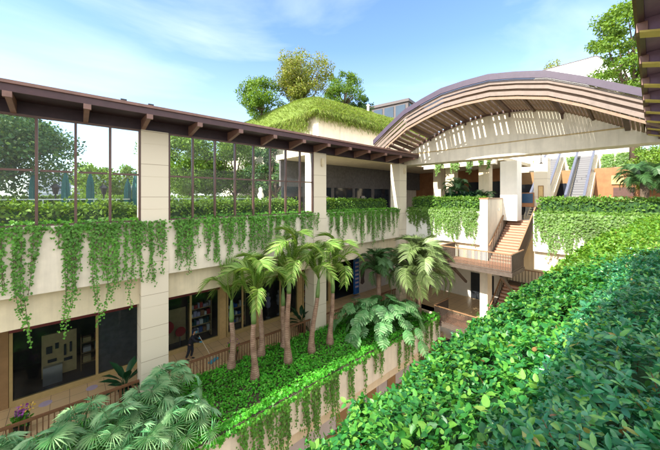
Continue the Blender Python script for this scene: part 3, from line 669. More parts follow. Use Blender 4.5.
for (x0_,y_,n_,l) in ((5.3,18.4,4,'crowded shelf unit of coloured goods inside the shop behind the mopping person'),(7.5,18.3,3,'crowded shelf unit of coloured goods behind the left palm trunks'),(13.3,18.3,4,'crowded shelf unit of coloured goods beside the blue banner')):
    o=thing('shelf_unit',l,'shelf',(x0_+.6,y_,-8.58))
    for x in (x0_,x0_+1.26): MB().box(x,x+.04,y_,y_+.35,-8.58,-6.4).build('upright',M['tan'],o)
    for j in range(n_):
        z=-8.25+.5*j; MB().box(x0_+.041,x0_+1.259,y_,y_+.35,z-.04,z).build('shelf',M['tan'],o); x=x0_+.08
        while x<x0_+1.15:
            w_=r_.uniform(.08,.2); MB().box(x,min(x+w_,x0_+1.24),y_+.05,y_+.25,z+.001,z+r_.uniform(.15,.38)).build('goods_box',M[r_.choice(['poster','red','bluesign','tan','lilac','white','orange','umbrella'])],o); x+=w_+.03
# banner, corridor posters, floor stickers
o=thing('shop_banner','tall blue hanging banner by the corridor shops','banner',(18.3,17.0,-8.6))
b=MB(); n=8
for k in range(n):
    xa=17.95+.7*k/n; ya=17.0+.03*math.sin(k*1.3); b.box(xa,xa+.7/n+.001,ya,ya+.02,-8.3,-5.1)
b.build('cloth',M['bluesign'],o)
q=MB(); 
for j in range(7): q.box(18.1,18.5,16.93,16.955,-5.7-.34*j,-5.55-.34*j)
q.build('printed_pictures',M['lilac'],o)
MB().box(17.9,18.7,17.0,17.04,-5.08,-5.02).build('rod',M['steel'],o); MB().box(17.9,18.7,16.9,17.1,-8.6,-8.5).build('base',M['steel'],o); MB().box(18.66,18.7,17.0,17.04,-8.498,-5.082).build('pole',M['steel'],o)
for (x,m,l) in ((19.6,'darkprint','dark framed poster on the corridor wall'),(22.0,'red','red figure poster on the corridor wall')):
    o=thing('wall_poster',l,'poster',(x,Y0,-8.0),'posters on the corridor wall'); MB().box(x-.5,x+.5,Y0-.04,Y0+.015,-7.9,-5.9).build('frame',M['poster'],o)
    b=MB(); b.lathe([(.05,-.95),(.28,-.8),(.2,-.4),(.3,.1),(.2,.45),(.22,.6),(.12,.8),(.02,.85)],10); b.v=[(x+v[0],Y0-.05+v[1]*.03,-6.9+v[2]) for v in b.v]; b.build('figure',M[m],o)
for (x,y,l) in ((-.75,16.9,'lilac oval floor sticker below the left shop window, nearer the left edge'),(.75,16.9,'lilac oval floor sticker below the left shop window, nearer the column')):
    tag(MB().lathe([(.21,0),(.21,.004)],20,(x,y,-8.597)).build('floor_sticker',M['lilac'],None,(x,y,-8.597)),l,'floor sticker','lilac floor stickers')
# corridor railing, one run per bay
def cor_rail(x0,x1,label,g='corridor railings'):
    o=thing('corridor_railing',label,'railing',((x0+x1)/2,14.25,-8.6),g)
    MB().box(x0,x1,14.20,14.30,-7.66,-7.58).build('handrail',M['corrail'],o); MB().box(x0,x1,14.22,14.28,-8.45,-8.40).build('bottom_rail',M['corrail'],o)
    n=int((x1-x0)/.145); me=MB().box(-.016,.016,-.016,.016,0,.735).mesh('baluster',M['corrail'])
    for k in range(min(n,98)): link('baluster',me,o,((k+.5)*(x1-x0)/min(n,98)-(x1-x0)/2,0,.203))
    x=x0+.03
    while x<x1: MB().box(x-.03,x+.03,14.23,14.27,-8.6,-7.662).build('post',M['corrail'],o); x+=1.5
cor_rail(-6,2.14,'dark brown corridor railing at the lower left, by the purple flowers'); cor_rail(3.18,11.14,'dark brown corridor railing behind the palm trunks'); cor_rail(12.18,20.1,'dark brown corridor railing behind the big philodendron')

# ------------------------------------------------------------------ person mopping
def skin_person():
    F=Vector((4.75,16.35,-8.6)); o=thing('person','person in dark clothes and cap, mopping the corridor floor','person',F,rz=R(-38)); o.scale=(.92,.92,.92)
    def grow(name,J,E,m,sub=1):
        me=bpy.data.meshes.new(name); me.from_pydata([j[:3] for j in J],E,[]); ob=bpy.data.objects.new(name,me); col.objects.link(ob)
        s=ob.modifiers.new('s','SKIN'); s.use_smooth_shade=True
        for v,j in zip(me.skin_vertices[0].data,J): v.radius=(j[3],j[4] if len(j)>4 else j[3])
        me.skin_vertices[0].data[0].use_root=True; ob.modifiers.new('d','SUBSURF').levels=sub
        dg=bpy.context.evaluated_depsgraph_get(); nm=bpy.data.meshes.new_from_object(ob.evaluated_get(dg)); bpy.data.objects.remove(ob)
        nm.name=name; nm.materials.clear(); nm.materials.append(M[m]); nm.polygons.foreach_set('use_smooth',[True]*len(nm.polygons)); return link(name,nm,o)
    # x forward, y left; bent a little forward over the mop
    hip=(0,0,.92); 
    J=[(0,0,.92,.085),(.05,0,1.12,.08),(.13,0,1.33,.09),(.18,0,1.43,.05,.05),(.21,0,1.50,.05),(.26,0,1.58,.085,.08),(.275,0,1.68,.07),
       (.13,.19,1.37,.045),(.20,.27,1.13,.038),(.42,.19,1.14,.03),(.49,.165,1.13,.028),
       (.18,-.18,1.36,.045),(.36,-.17,1.12,.038),(.55,.03,.98,.03),(.60,.075,.96,.028),
       (.02,.09,.86,.07),(.08,.11,.48,.05),(.0,.11,.10,.04),(.03,.11,.04,.04),(.17,.13,.03,.03),
       (.0,-.09,.86,.07),(-.05,-.11,.48,.05),(-.2,-.11,.11,.04),(-.18,-.11,.05,.04),(-.05,-.13,.03,.03)]
    E=[(0,1),(1,2),(2,3),(3,4),(4,5),(5,6),(2,7),(7,8),(8,9),(9,10),(2,11),(11,12),(12,13),(13,14),(0,15),(15,16),(16,17),(17,18),(18,19),(0,20),(20,21),(21,22),(22,23),(23,24)]
    # fingers and thumb of each hand, curled round the stick
    for base,sg in ((10,1),(14,-1)):
        bx,by,bz=J[base][:3]
        for k in range(5):
            dz=.03-.018*k if k<4 else .04; i=len(J); L=(.03,.034,.032,.026,.02)[k]
            J+=[(bx+.02,by+.008*sg,bz+dz,.009),(bx+.02+L,by-.012*sg,bz+dz,.008),(bx+.01+L,by-.035*sg,bz+dz-.004,.007)]; E+=[(base,i),(i,i+1),(i+1,i+2)]
    grow('body',J,E,'skin')
    grow('jacket',[(-.01,0,.80,.165,.19),(.05,0,1.10,.13,.16),(.13,0,1.33,.135,.19),(.17,0,1.42,.07,.08),(.13,.2,1.37,.075),(.20,.275,1.13,.062),(.37,.21,1.14,.05),(.18,-.19,1.36,.075),(.36,-.175,1.12,.062),(.51,-.02,1.01,.05)],
         [(0,1),(1,2),(2,3),(2,4),(4,5),(5,6),(2,7),(7,8),(8,9)],'cloth')
    grow('trousers',[(.02,0,1.0,.15,.16),(.02,.09,.82,.115),(.08,.11,.48,.085),(.0,.11,.14,.065),(.0,-.09,.82,.115),(-.05,-.11,.48,.085),(-.19,-.11,.15,.065)],[(0,1),(1,2),(2,3),(0,4),(4,5),(5,6)],'cloth')
    for (x,y) in ((.06,.115),(-.14,-.115)): grow('shoe',[(x-.05,y,.05,.045),(x+.06,y,.045,.045),(x+.14,y,.035,.035)],[(0,1),(1,2)],'black')
    grow('hair',[(.22,0,1.60,.075),(.235,0,1.68,.085),(.26,0,1.73,.06)],[(0,1),(1,2)],'black')
    c=MB(); c.lathe([(.105,0),(.108,.05),(.09,.10),(.04,.13)],14,(.262,0,1.69)); c.box(.33,.44,-.07,.07,1.69,1.702); link('cap',c.mesh('cap',M['cloth'],True),o)
    m=MB(); m.lathe([(.05,0),(.062,.03),(.05,.07)],10,(.315,0,1.555)); link('face_mask',m.mesh('face_mask',M['blueglove'],True),o)
    fc=MB(); 
    for sg in (-1,1): fc.lathe([(.003,0),(.011,.008),(.003,.016)],8,(.343,.032*sg,1.655))
    link('eyes',fc.mesh('eyes',M['black']),o)
    grow('glove',[(.37,.21,1.14,.05),(.43,.185,1.135,.045),(.50,.16,1.125,.046),(.53,.145,1.11,.035)],[(0,1),(1,2),(2,3)],'blueglove'); grow('glove',[(.50,-.03,1.01,.05),(.55,.03,.98,.045),(.61,.08,.96,.046),(.64,.10,.945,.035)],[(0,1),(1,2),(2,3)],'blueglove')
    # the mop is held, so it is a thing of its own
    W=Matrix.Translation(F)@Matrix.Rotation(R(-38),4,'Z')@Matrix.Scale(.92,4)
    a=W@Vector((.42,.20,1.26)); b_=W@Vector((1.36,-.24,.06)); hx=W@Vector((1.40,-.26,.02))
    mp_=thing('mop','mop with a pale handle and flat blue-grey head held by the person','mop',(hx.x,hx.y,-8.6))
    MB().tube([a,b_],.016,8).build('handle',M['mopstick'],mp_)
    q=MB(); d=Vector((b_-a)); d.z=0; d.normalize(); sd=Vector((-d.y,d.x,0)); q.bar(hx-sd*.3+Vector((0,0,.03)),hx+sd*.3+Vector((0,0,.03)),.2,.05); q.build('mop_head',M['blueglove'],mp_)
skin_person()
# ------------------------------------------------------------------ foreground hedges of the right planter
def profile_hedge(name,label,prof,x0,x1,tmpl,mat,size,n,seed,core,near_pow=1.0,up=.7,amp=.13,whorl=4):
    """leafy bank swept along x from a (y,z) profile"""
    r=rng(seed); pr=np.array(prof,float); seg=np.linalg.norm(np.diff(pr,axis=0),axis=1); cum=np.concatenate([[0],np.cumsum(seg)])
    t=r.uniform(0,cum[-1],n); i=np.clip(np.searchsorted(cum,t,side='right')-1,0,len(seg)-1); fr=(t-cum[i])/seg[i]
    q=pr[i]+(pr[i+1]-pr[i])*fr[:,None]; d=(pr[i+1]-pr[i])/seg[i][:,None]; nrm=np.stack([np.zeros(n),-d[:,1],d[:,0]],1); nrm*=np.where((nrm[:,2]<0)&(np.abs(nrm[:,2])>.2),-1,1)[:,None]
    x=x0+(x1-x0)*r.uniform(0,1,n)**near_pow
    P=np.stack([x,q[:,0],q[:,1]],1); lump=fbm(P,seed+1,1.6)*amp*1.3+fbm(P,seed+2,5)*amp*.6
    P+=nrm*(lump+r.normal(0,.04,n)-np.abs(r.normal(0,.06,n)))[:,None]
    loc=(float((x0+x1)/2),float(pr[:,0].mean()),float(pr[:,1].min())); o=thing(name,label,'hedge',loc,'hedges of the near planter')
    # leaves sit in whorls round short shoots
    ns=n//whorl; P=P[:ns]; nrm=nrm[:ns]; x=x[:ns]; ax=unit(nrm*.6+np.array([0,0,.5])+r.normal(0,.38,(ns,3))); e1=unit(np.cross(ax,r.normal(0,1,(ns,3)))); e2=np.cross(ax,e1); sz=size*r.choice([.6,.8,1.0,1.15,1.3],ns,p=[.16,.26,.3,.2,.08])*(1+.03*np.clip(x,0,25))
    L=[[],[],[],[]]
    for w_ in range(whorl):
        a=w_*2.4+r.normal(0,.3,ns); rad=e1*np.cos(a)[:,None]+e2*np.sin(a)[:,None]; lift=.15+.75*w_/whorl+r.normal(0,.2,ns)
        t_=rad*(1.1-.5*w_/whorl)+ax*lift[:,None]-np.array([0,0,.18]); L[0].append(P+ax*(sz*.45*w_/whorl)[:,None]); L[1].append(t_); L[2].append(ax*1.1-rad*.25+r.normal(0,.28,(ns,3))); L[3].append(sz*r.uniform(.75,1.15,ns)*(1-.3*w_/whorl))
    P=np.concatenate(L[0]); T=np.concatenate(L[1]); Nn=np.concatenate(L[2]); S=np.concatenate(L[3])
    w0=1/(1+np.clip(x,0,None))**1.5; tw=MB(); pick=r.choice(ns,420,replace=False,p=w0/w0.sum())
    for j in pick:
        b0=L[0][0][j]; tw.tube([tuple(b0-ax[j]*.16),tuple(b0),tuple(b0+ax[j]*sz[j]*.5)],[.004,.003,.002],4,False)
    leaves('foliage',tmpl,P,T,Nn,S,M[mat],o,loc)
    tw_=tw.build('twigs',M['twig'],o); stuff(tw_)
    # undergrowth below the leaves
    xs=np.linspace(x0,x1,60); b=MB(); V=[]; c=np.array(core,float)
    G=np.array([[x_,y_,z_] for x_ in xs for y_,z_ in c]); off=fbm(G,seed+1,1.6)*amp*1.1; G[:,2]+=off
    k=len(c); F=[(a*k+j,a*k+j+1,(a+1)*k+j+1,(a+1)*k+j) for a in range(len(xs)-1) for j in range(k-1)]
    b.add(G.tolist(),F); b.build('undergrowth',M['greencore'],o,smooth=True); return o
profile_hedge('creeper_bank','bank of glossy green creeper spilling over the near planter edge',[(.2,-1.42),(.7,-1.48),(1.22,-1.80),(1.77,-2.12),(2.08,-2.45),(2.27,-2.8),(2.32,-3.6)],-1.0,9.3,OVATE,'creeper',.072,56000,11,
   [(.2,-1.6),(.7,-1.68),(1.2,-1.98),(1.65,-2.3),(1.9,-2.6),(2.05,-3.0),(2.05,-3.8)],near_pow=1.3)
profile_hedge('creeper_bank','far creeper bank with sunlight painted into its lime green leaves, below the far stairs',[(.2,-1.42),(.7,-1.48),(1.22,-1.80),(1.77,-2.12),(2.08,-2.45),(2.27,-2.8),(2.32,-3.6)],8.6,21.0,OVATE,'sunpainted',.092,24000,12,[(.2,-1.6),(.7,-1.68),(1.2,-1.98),(1.65,-2.3),(1.9,-2.6),(2.05,-3.0),(2.05,-3.8)])
profile_hedge('shrub_hedge','bushy hedge along the near planter at the lower right, leaves painted shade-blue',[(-1.6,-.95),(-.6,-.97),(0,-1.03),(.35,-1.12),(.55,-1.35),(.6,-1.62)],.35,8.3,LANCE,'shrub',.061,54000,23,
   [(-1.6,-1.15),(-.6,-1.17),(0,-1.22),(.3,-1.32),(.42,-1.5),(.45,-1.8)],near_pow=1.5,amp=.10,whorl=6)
profile_hedge('shrub_hedge','hedge at the far end of the near planter, leaves painted sunlit yellow-green',[(-1.6,-.95),(-.6,-.97),(0,-1.03),(.35,-1.12),(.55,-1.35),(.6,-1.62)],7.9,21.0,LANCE,'sunpainted',.085,22000,24,[(-1.6,-1.15),(-.6,-1.17),(0,-1.22),(.3,-1.32),(.42,-1.5),(.45,-1.8)],amp=.11,whorl=5)
o=thing('near_planter','planter wall hidden under the creeper bank','planter wall',(10,1,-6)); MB().box(-1,21,1.4,1.8,-6,-2.7).build('wall_face',M['cream'],o)

def box_hedge(label,x0,x1,y0,y1,z0,z1,n,size,mat='hedge',seed=1,rough=.05,group='clipped hedges of the terraces',cat='hedge',tm=DIAMOND,name='clipped_hedge'):
    r=rng(seed); loc=((x0+x1)/2,(y0+y1)/2,z0); o=thing(name,label,cat,loc,group)
    L=np.array([x1-x0,y1-y0,z1-z0]); A=np.array([L[1]*L[2],L[0]*L[2],L[0]*L[1]*1.2]); A/=A.sum()
    ax=r.choice(3,n,p=A); U=r.uniform(0,1,(n,3)); sgn=r.integers(0,2,n); nrm=np.zeros((n,3))
    for a in range(3):
        k=ax==a; s=np.ones(k.sum()) if a==2 else sgn[k]; U[k,a]=s; nrm[k,a]=2*s-1
    P=np.array([x0,y0,z0])+U*L; P+=nrm*(fbm(P,seed,2.2)*(.04+rough)+r.normal(0,rough,n))[:,None]
    leaves('foliage',tm,P,nrm*.3+r.normal(0,.7,(n,3)),nrm+[0,0,.4]+r.normal(0,.5,(n,3)),size*r.uniform(.6,1.3,n),M[mat],o,loc)
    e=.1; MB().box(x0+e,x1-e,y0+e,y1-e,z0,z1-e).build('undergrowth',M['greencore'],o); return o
box_hedge('leafy hedge close behind the left terrace glazing',-5.8,2.1,15.0,16.0,-1.8,-.42,9000,.15,seed=31,mat='treeB',rough=.13)
box_hedge('leafy hedge close behind the middle terrace glazing',3.2,11.1,15.0,16.0,-1.8,-.40,9000,.15,seed=32,mat='treeB',rough=.13)
box_hedge('dark hedge in the open bay in front of the black shop windows',14.0,20.2,15.3,16.3,-1.8,-.25,6000,.13,seed=33)
box_hedge('round light green shrub in the open bay beside the column',12.3,13.9,15.0,16.2,-1.8,-.15,2600,.12,mat='treeB',seed=34,name='round_shrub',cat='shrub',group=None)
box_hedge('hedge on the far planter left of the stair pier',21.9,23.0,8.1,13.8,-1.73,-.12,7000,.15,seed=35)
box_hedge('sunlit hedge on the far planter right of the stairs',21.9,23.0,-6,4.8,-1.73,-.16,9000,.15,seed=36)
box_hedge('long low hedge at the back of the terrace garden',-8,14.5,26,27,-1.8,-.05,9000,.2,mat='treeB',seed=37)

# ------------------------------------------------------------------ ivy along the planter tops and vines trailing down
def fringe(label,a,b,nrm,n,seed,mat='ivy',size=.13,drop=.25,depth=.4,group='ivy along the planter tops'):
    r=rng(seed); a,b,nrm=np.array(a,float),np.array(b,float),np.array(nrm,float); t=r.uniform(0,1,n)
    P=a+(b-a)*t[:,None]+nrm*(r.uniform(-depth,.07,n))[:,None]; over=(P-a)@nrm>-.02
    P[:,2]+=np.where(over,-np.abs(r.normal(0,drop,n)),r.uniform(-.02,.13,n)); P[:,2]+=fbm(P,seed,3)*.05
    P[over]+=nrm*.05
    T=r.normal(0,.7,(n,3))+nrm*.4; T[:,2]-=.4; Nn=nrm*.8+[0,0,.7]+r.normal(0,.4,(n,3))
    o=leaves('planter_ivy',IVY,P,T,Nn,size*r.uniform(.6,1.2,n),M[mat],None,tuple((a+b)/2)); return tag(o,label,'ivy',group)
def vine(p,nrm,length,width,strands,seed,label,group,mat='ivy',size=.105,dens=15,swing=.10):
    """one trailing clump: strands that start together on the edge and hang to unequal depths"""
    strands=max(2,int(strands*.8)); r=rng(seed); nrm=np.array(nrm,float); side=np.array([-nrm[1],nrm[0],0]); P=[];T=[];Nn=[];S=[]
    stem=MB()
    for s in range(strands):
        L=length*(1 if s==0 else r.uniform(.35,.95)); off=r.uniform(-.5,.5)*width; m=max(4,int(L*dens)); z=np.linspace(0,L,m)
        ph=r.uniform(0,6.28); lat=off+swing*np.sin(z*1.5+ph)*.6*z/(L+.2)+ (r.uniform(-.25,.25)*(z/L)**4*L*.35 if L>1.2 else 0)
        out=.05+.05*np.abs(np.sin(z*2.3+ph)); q=np.array(p)+side*lat[:,None]+nrm*out[:,None]; q[:,2]-=z
        stem.tube([tuple(v) for v in q[::max(1,m//7)]],.008,4,False)
        for c in range(2):
            j=r.normal(0,.035,(m,3)); P.append(q+j+side*(r.choice([-1,1],m)*.03)[:,None]); t_=side*r.normal(0,.8,m)[:,None]+nrm*.25; t_[:,2]-=.75; T.append(t_)
            Nn.append(nrm*1.0+np.array([0,0,.55])+r.normal(0,.35,(m,3))); S.append(size*r.uniform(.55,1.15,m)*(1.05-.35*z/L))
    o=leaves('trailing_vine',IVY,np.concatenate(P),np.concatenate(T),np.concatenate(Nn),np.concatenate(S),M[mat],None,tuple(p))
    tag(o,label,'vine',group); st_=MB(); st_.v=[tuple(Vector(v)-Vector(p)) for v in stem.v]; st_.f=stem.f
    link('stems',st_.mesh('stems',M['bark']),o); return o
ORD=['first','second','third','fourth','fifth','sixth','seventh','eighth','ninth','tenth','eleventh','twelfth','thirteenth','fourteenth','fifteenth','sixteenth','seventeenth','eighteenth','nineteenth','twentieth',
 'twenty-first','twenty-second','twenty-third','twenty-fourth','twenty-fifth','twenty-sixth']
def desc(L,w): return ('long' if L>2.6 else 'middling' if L>1.4 else 'short')+(' thick' if w>.45 else ' slender')
def row(items,mk,nrm,where,group,seed,mat='ivy',size=.108,more=1.0):
    for k,(u,L,w,s) in enumerate(items):
        s=int(s*more)
        vine(mk(u),nrm,L,w,s,seed+k,f'{desc(L,w)} vine, {ORD[k]} from the left {where}',group,mat,size)
fringe('ivy topping the planter under the left glazing',(-5.8,13.95,-1.0),(2.15,13.95,-1.0),(0,-1,0),1900,41,drop=.12)
fringe('ivy topping the planter under the middle glazing',(3.17,13.95,-1.0),(11.1,13.95,-1.0),(0,-1,0),1900,42,drop=.12)
fringe('ivy topping the planter of the open bay',(12.2,13.95,-1.0),(20.1,13.95,-1.0),(0,-1,0),2000,43,drop=.14)
fringe('sun-tinted ivy topping the far planter left of the stairs',(21.1,13.8,-1.0),(21.1,8.05,-1.0),(-1,0,0),2400,44,'ivylit',.15,.35)
fringe('sun-tinted ivy topping the far planter right of the stairs',(21.1,4.85,-1.0),(21.1,-4,-1.0),(-1,0,0),4600,45,'ivylit',.15,.5)
fringe('ivy along the outer edge of the palm garden wall',(-1,9.92,-8.15),(19.1,9.92,-8.15),(0,-1,0),6500,46,'cover',.13,.10,.32)
v1=[(-2.0,1.3,.5,6),(-1.55,3.3,.55,9),(-1.05,3.9,.35,6),(-.75,1.3,.4,4),(-.2,1.9,.5,7),(.08,3.9,.4,9),(.42,1.5,.35,5),(.72,3.8,.2,4),(.98,3.6,.32,8),(1.28,2.5,.3,8),(1.52,3.4,.3,6),(1.95,2.6,.22,6),(2.1,2.4,.12,3),(2.2,1.2,.3,5)]
row(v1,lambda u:(u,13.93,-1.0),(0,-1,0),'under the left glazing','vines under the left glazing',100)
v2=[(2.5,2.6,.15,4),(2.75,1.4,.15,3),(2.95,2.2,.12,3),(3.5,2.0,.4,7),(3.95,2.4,.4,8),(4.3,1.3,.3,5),(4.75,1.9,.35,7),(5.1,2.3,.3,6),(5.6,1.4,.35,6),(6.0,2.2,.35,7),(6.5,1.8,.4,8),(7.0,2.3,.4,8),(7.5,1.9,.4,8),(8.0,2.0,.45,8),(8.6,1.6,.4,7),(9.2,2.0,.4,6),(9.7,1.1,.35,4),(10.3,1.9,.35,5),(10.8,1.5,.3,4),(11.3,1.0,.3,3)]
row(v2,lambda u:(u,13.88 if u<3.2 or u>11.15 else 13.93,-1.0),(0,-1,0),'from the first column, under the middle glazing','vines under the middle glazing',140,more=1.35)
v3=[(12.5,1.3,.4,6),(13.1,1.9,.4,7),(13.8,2.2,.35,6),(14.4,1.6,.4,6),(15.0,2.1,.35,6),(15.6,2.5,.3,6),(16.2,1.8,.4,7),(16.8,2.6,.35,6),(17.4,2.1,.4,7),(18.0,2.4,.35,6),(18.6,1.7,.4,6),(19.2,2.0,.35,5),(19.8,1.4,.3,4)]
row(v3,lambda u:(u,13.93,-1.0),(0,-1,0),'in the open bay','vines of the open bay',180,more=1.5)
v4=[(13.3,1.3,.5,5),(12.8,1.8,.4,5),(12.2,1.1,.5,5),(11.7,2.2,.5,6),(11.2,2.0,.6,7),(10.6,1.8,.6,7),(10.1,2.3,.6,8),(9.5,2.1,.6,8),(8.9,1.9,.5,7),(8.4,2.3,.4,6)]
row(v4,lambda u:(21.08,u,-1.0),(-1,0,0),'on the far wall left of the stairs','vines on the far wall left of the stairs',220,'ivylit',.14,2.0)
v5=[(4.6,1.9,.4,8),(4.1,2.6,.6,10),(3.5,2.2,.6,11),(2.9,2.8,.6,12),(2.3,2.3,.6,12),(1.7,2.6,.6,12),(1.1,2.2,.6,12),(.5,2.4,.6,12)]
row(v5,lambda u:(21.08,u,-1.0),(-1,0,0),'on the far wall right of the stairs','vines on the far wall right of the stairs',250,'ivylit',.14,1.3)
v6=[(4.6,2.6,.3,5),(5.0,1.9,.35,6),(5.35,2.8,.3,6),(5.75,1.6,.3,5),(6.15,2.6,.3,6),(6.6,2.3,.3,6),(7.0,1.3,.2,3),(7.45,2.7,.35,7),(8.0,2.9,.4,8),(8.5,1.5,.3,4),(9.0,2.6,.35,7),(9.35,2.3,.25,4),(10.2,1.9,.3,5),(11.2,2.1,.2,3),(12.0,1.2,.35,5),(12.6,1.6,.4,6),(14.2,1.9,.4,6),(15.0,2.4,.4,8),(15.6,2.2,.35,6),(16.4,2.5,.4,7),(17.2,2.3,.4,8),(17.9,2.5,.35,6),(18.6,2.2,.4,6)]
row(v6,lambda u:(u,9.88,-8.15),(0,-1,0),'on the palm garden wall','vines on the palm garden wall',280,'ivy',.12)
v7=[(9.0,.9,.8,8),(10.3,1.2,.8,8),(11.6,1.0,.9,8),(13,1.2,.9,8)]
row(v7,lambda u:(24.93,u,3.15),(-1,0,0),'on the upper planter beam beyond the gallery','vines on the upper planter beam',320,'ivylit',.2)
v8=[(7.4,1.3,.9,12),(4.9,1.2,.7,12),(2.7,1.7,1.0,20),(1.7,1.6,1.0,20),(.8,1.9,1.0,22),(-.2,1.8,1.0,22)]
row(v8,lambda u:(33.88,u,3.6),(-1,0,0),'on the sunlit upper beam behind the escalators','vines on the sunlit upper beam',340,'ivylit',.22)

# ------------------------------------------------------------------ palm garden ground cover
r=rng(51); n=30000; x=-4+22.8*r.uniform(0,1,n); y=r.uniform(9.95,14.05,n); P=np.stack([x,y,np.full(n,-8.24)],1); P[:,2]+=fbm(P,52,1.6)*.11+r.uniform(-.02,.10,n)
o=leaves('ground_cover',OVATE,P,r.normal(0,1,(n,3))*[1,1,.35],np.array([0,0,1])+r.normal(0,.35,(n,3)),r.uniform(.07,.14,n),M['cover'],None,(8,12,-8.28)); stuff(o); tag(o,'low bright green ground cover under the palm trees','ground cover')

# ------------------------------------------------------------------ palms
def frond_mesh(name,mat,L=2.0,rise=.8,droop=1.2,pairs=30,leaf=.55,width=.07,seed=0,vee=.5,twist=0):
    """pinnate frond along +x from the origin: arching rachis with paired drooping leaflets"""
    r=rng(seed); ts=np.linspace(0,1,12); cx=L*np.sin(np.minimum(ts*1.35,1.6))/1.0*.92; cz=rise*np.sin(ts*1.9)*L*.42-droop*L*.38*ts**2.4
    C=np.stack([cx,twist*ts**2*L*.2,cz],1)
    b=MB(); b.tube([tuple(c) for c in C],list(np.linspace(.028,.006,12)*L/2),5); vs=list(b.v); fs=list(b.f)
    for k in range(pairs):
        t=.14+.86*k/(pairs-1); i=min(10,int(t*11)); f=t*11-i; p=C[i]*(1-f)+C[i+1]*f; tg=C[i+1]-C[i]; tg/=np.linalg.norm(tg)
        ll=leaf*L/2*(.55+.75*math.sin(math.pi*min(1,t*.85+.12)))*r.uniform(.85,1.1)
        for sg in (-1,1):
            side=np.array([0,sg,0.]); d=side*.8+tg*(.45+.5*t)+np.array([0,0,vee-.5*t*r.uniform(.6,1.2)]); d/=np.linalg.norm(d); w=width*L/2*np.cross(d,[0,0,1]); 
            m=p+d*ll*.5; e=p+d*ll+np.array([0,0,-.42*ll]); m=m+np.array([0,0,-.05*ll])
            w1=np.cross(d,np.cross([0,0,1.],d)); w1/=max(1e-6,np.linalg.norm(w1)); w1*=width*L/4
            n0=len(vs); vs+=[tuple(p-w1*.5),tuple(m-w1),tuple(e),tuple(m+w1),tuple(p+w1*.5)]; fs+=[(n0,n0+1,n0+3,n0+4),(n0+1,n0+2,n0+3)]
    m_=MB(); m_.v=vs; m_.f=fs; me=m_.mesh(name,M[mat],True); return me
ROY=[frond_mesh('frond','royal',2.15,1.0+.2*k,.75+.33*k,36,.56,.050,60+k,.55,.3*(k-1)) for k in range(4)]
DAT=[frond_mesh('frond','datepalm',2.0,.9+.2*k,.9+.3*k,46,.50,.042,70+k,.7,.3*(k-1)) for k in range(3)]
DKP=[frond_mesh('frond','palm',2.0,.8+.2*k,.9+.3*k,42,.50,.045,80+k,.6,.3*(k-1)) for k in range(3)]
def crown(o,top,meshes,n,scale,seed,el0=80,el1=-10,lean=0):
    r=random.Random(seed); base=Vector(o.location)
    for k in range(n):
        f=(k+.5)/n; az=k*137.5+r.uniform(-18,18); el=el0+(el1-el0)*f+r.uniform(-7,7); s=scale*r.uniform(.85,1.1)*(.8+.3*math.sin(math.pi*min(1,f+.2)))
        link('frond',meshes[min(len(meshes)-1,int(f*len(meshes)))],o,tuple(Vector(top)-base),(R(r.uniform(-25,25)),-R(el),R(az)),(s,s,s))
def royal(x,y,hb,hs,label,seed,scale=1.0,n=9,lean=(0,0)):
    """hb: height where the brown trunk ends, hs: top of the green crownshaft (both above the soil at -8.28)"""
    o=thing('royal_palm',label,'palm tree',(x,y,-8.3),'royal palms in the garden'); r=random.Random(seed)
    pts=[];rad=[]
    for k in range(12):
        t=k/11; pts.append((x+lean[0]*t**1.5+.05*math.sin(t*5+seed),y+lean[1]*t**1.5,-8.32+hb*t)); rad.append(.23 if k==0 else .22-.06*min(1,t*4)-.055*t+.025*math.exp(-((t-.1)/.1)**2)+r.uniform(-.006,.006))
    MB().tube(pts,rad,14).build('trunk',M['palmtrunk'],o,smooth=True)
    tp=pts[-1]; L=hs-hb; cs=[(tp[0]+lean[0]*.3*j/5,tp[1],tp[2]+L*j/5) for j in range(6)]
    MB().tube(cs,[.108,.12,.11,.09,.07,.045],12).build('crownshaft',M['crownshaft'],o,smooth=True)
    crown(o,(cs[-1][0],cs[-1][1],cs[-1][2]-.12),ROY,n-1,scale,seed,82,5)
    return o
royal(6.2,12.05,2.6,3.75,'royal palm with the stoutest ringed trunk, nearest the lawn edge',1,.98,9)
royal(8.0,12.05,3.55,4.6,'tallest royal palm with a slightly bowed trunk, in the middle of the group',2,1.08,10,(.05,0))
royal(9.55,12.1,2.9,3.95,'royal palm with a swollen trunk base right of the tallest one',3,1.0,9,(.35,0))
royal(10.9,12.1,2.9,3.95,'royal palm at the right end of the row beside the white column',4,1.05,9,(.15,0))
royal(5.85,13.6,2.3,3.4,'short slender royal palm at the left end, near the mopping person',5,.95,8)
royal(7.4,13.6,2.6,3.6,'short royal palm behind and between the two nearest palms',6,.9,7)
royal(8.7,13.5,2.4,3.4,'short royal palm partly hidden behind the tallest palm',7,.85,7)
def clump_palm(x,y,z,h,label,meshes,n,scale,seed,name='date_palm',group=None,el0=75,el1=-25,mat='palmtrunk',r0=.16):
    o=thing(name,label,'palm tree',(x,y,z),group); MB().tube([(x,y,z-.03),(x,y,z+h*.5),(x,y,z+h)],[r0*1.2,r0,r0*1.1],10).build('trunk',M[mat],o,smooth=True)
    crown(o,(x,y,z+h),meshes,n,scale,seed,el0,el1); return o
clump_palm(18.1,10.9,-8.3,2.75,'big sunlit feathery date palm beside the stair landings',DAT,60,1.38,11,el0=88,el1=-30)
clump_palm(16.2,12.9,-8.3,2.9,'darker feathery palm behind the big philodendron, by the blue banner',DKP,30,.95,12,name='feather_palm',el0=80,el1=-20)
clump_palm(27.2,.35,-1.73,2.6,'dark cycad palm with spreading fronds at the far right edge',DKP,30,.85,13,name='cycad_palm',el0=50,el1=-15,mat='bark',r0=.2)
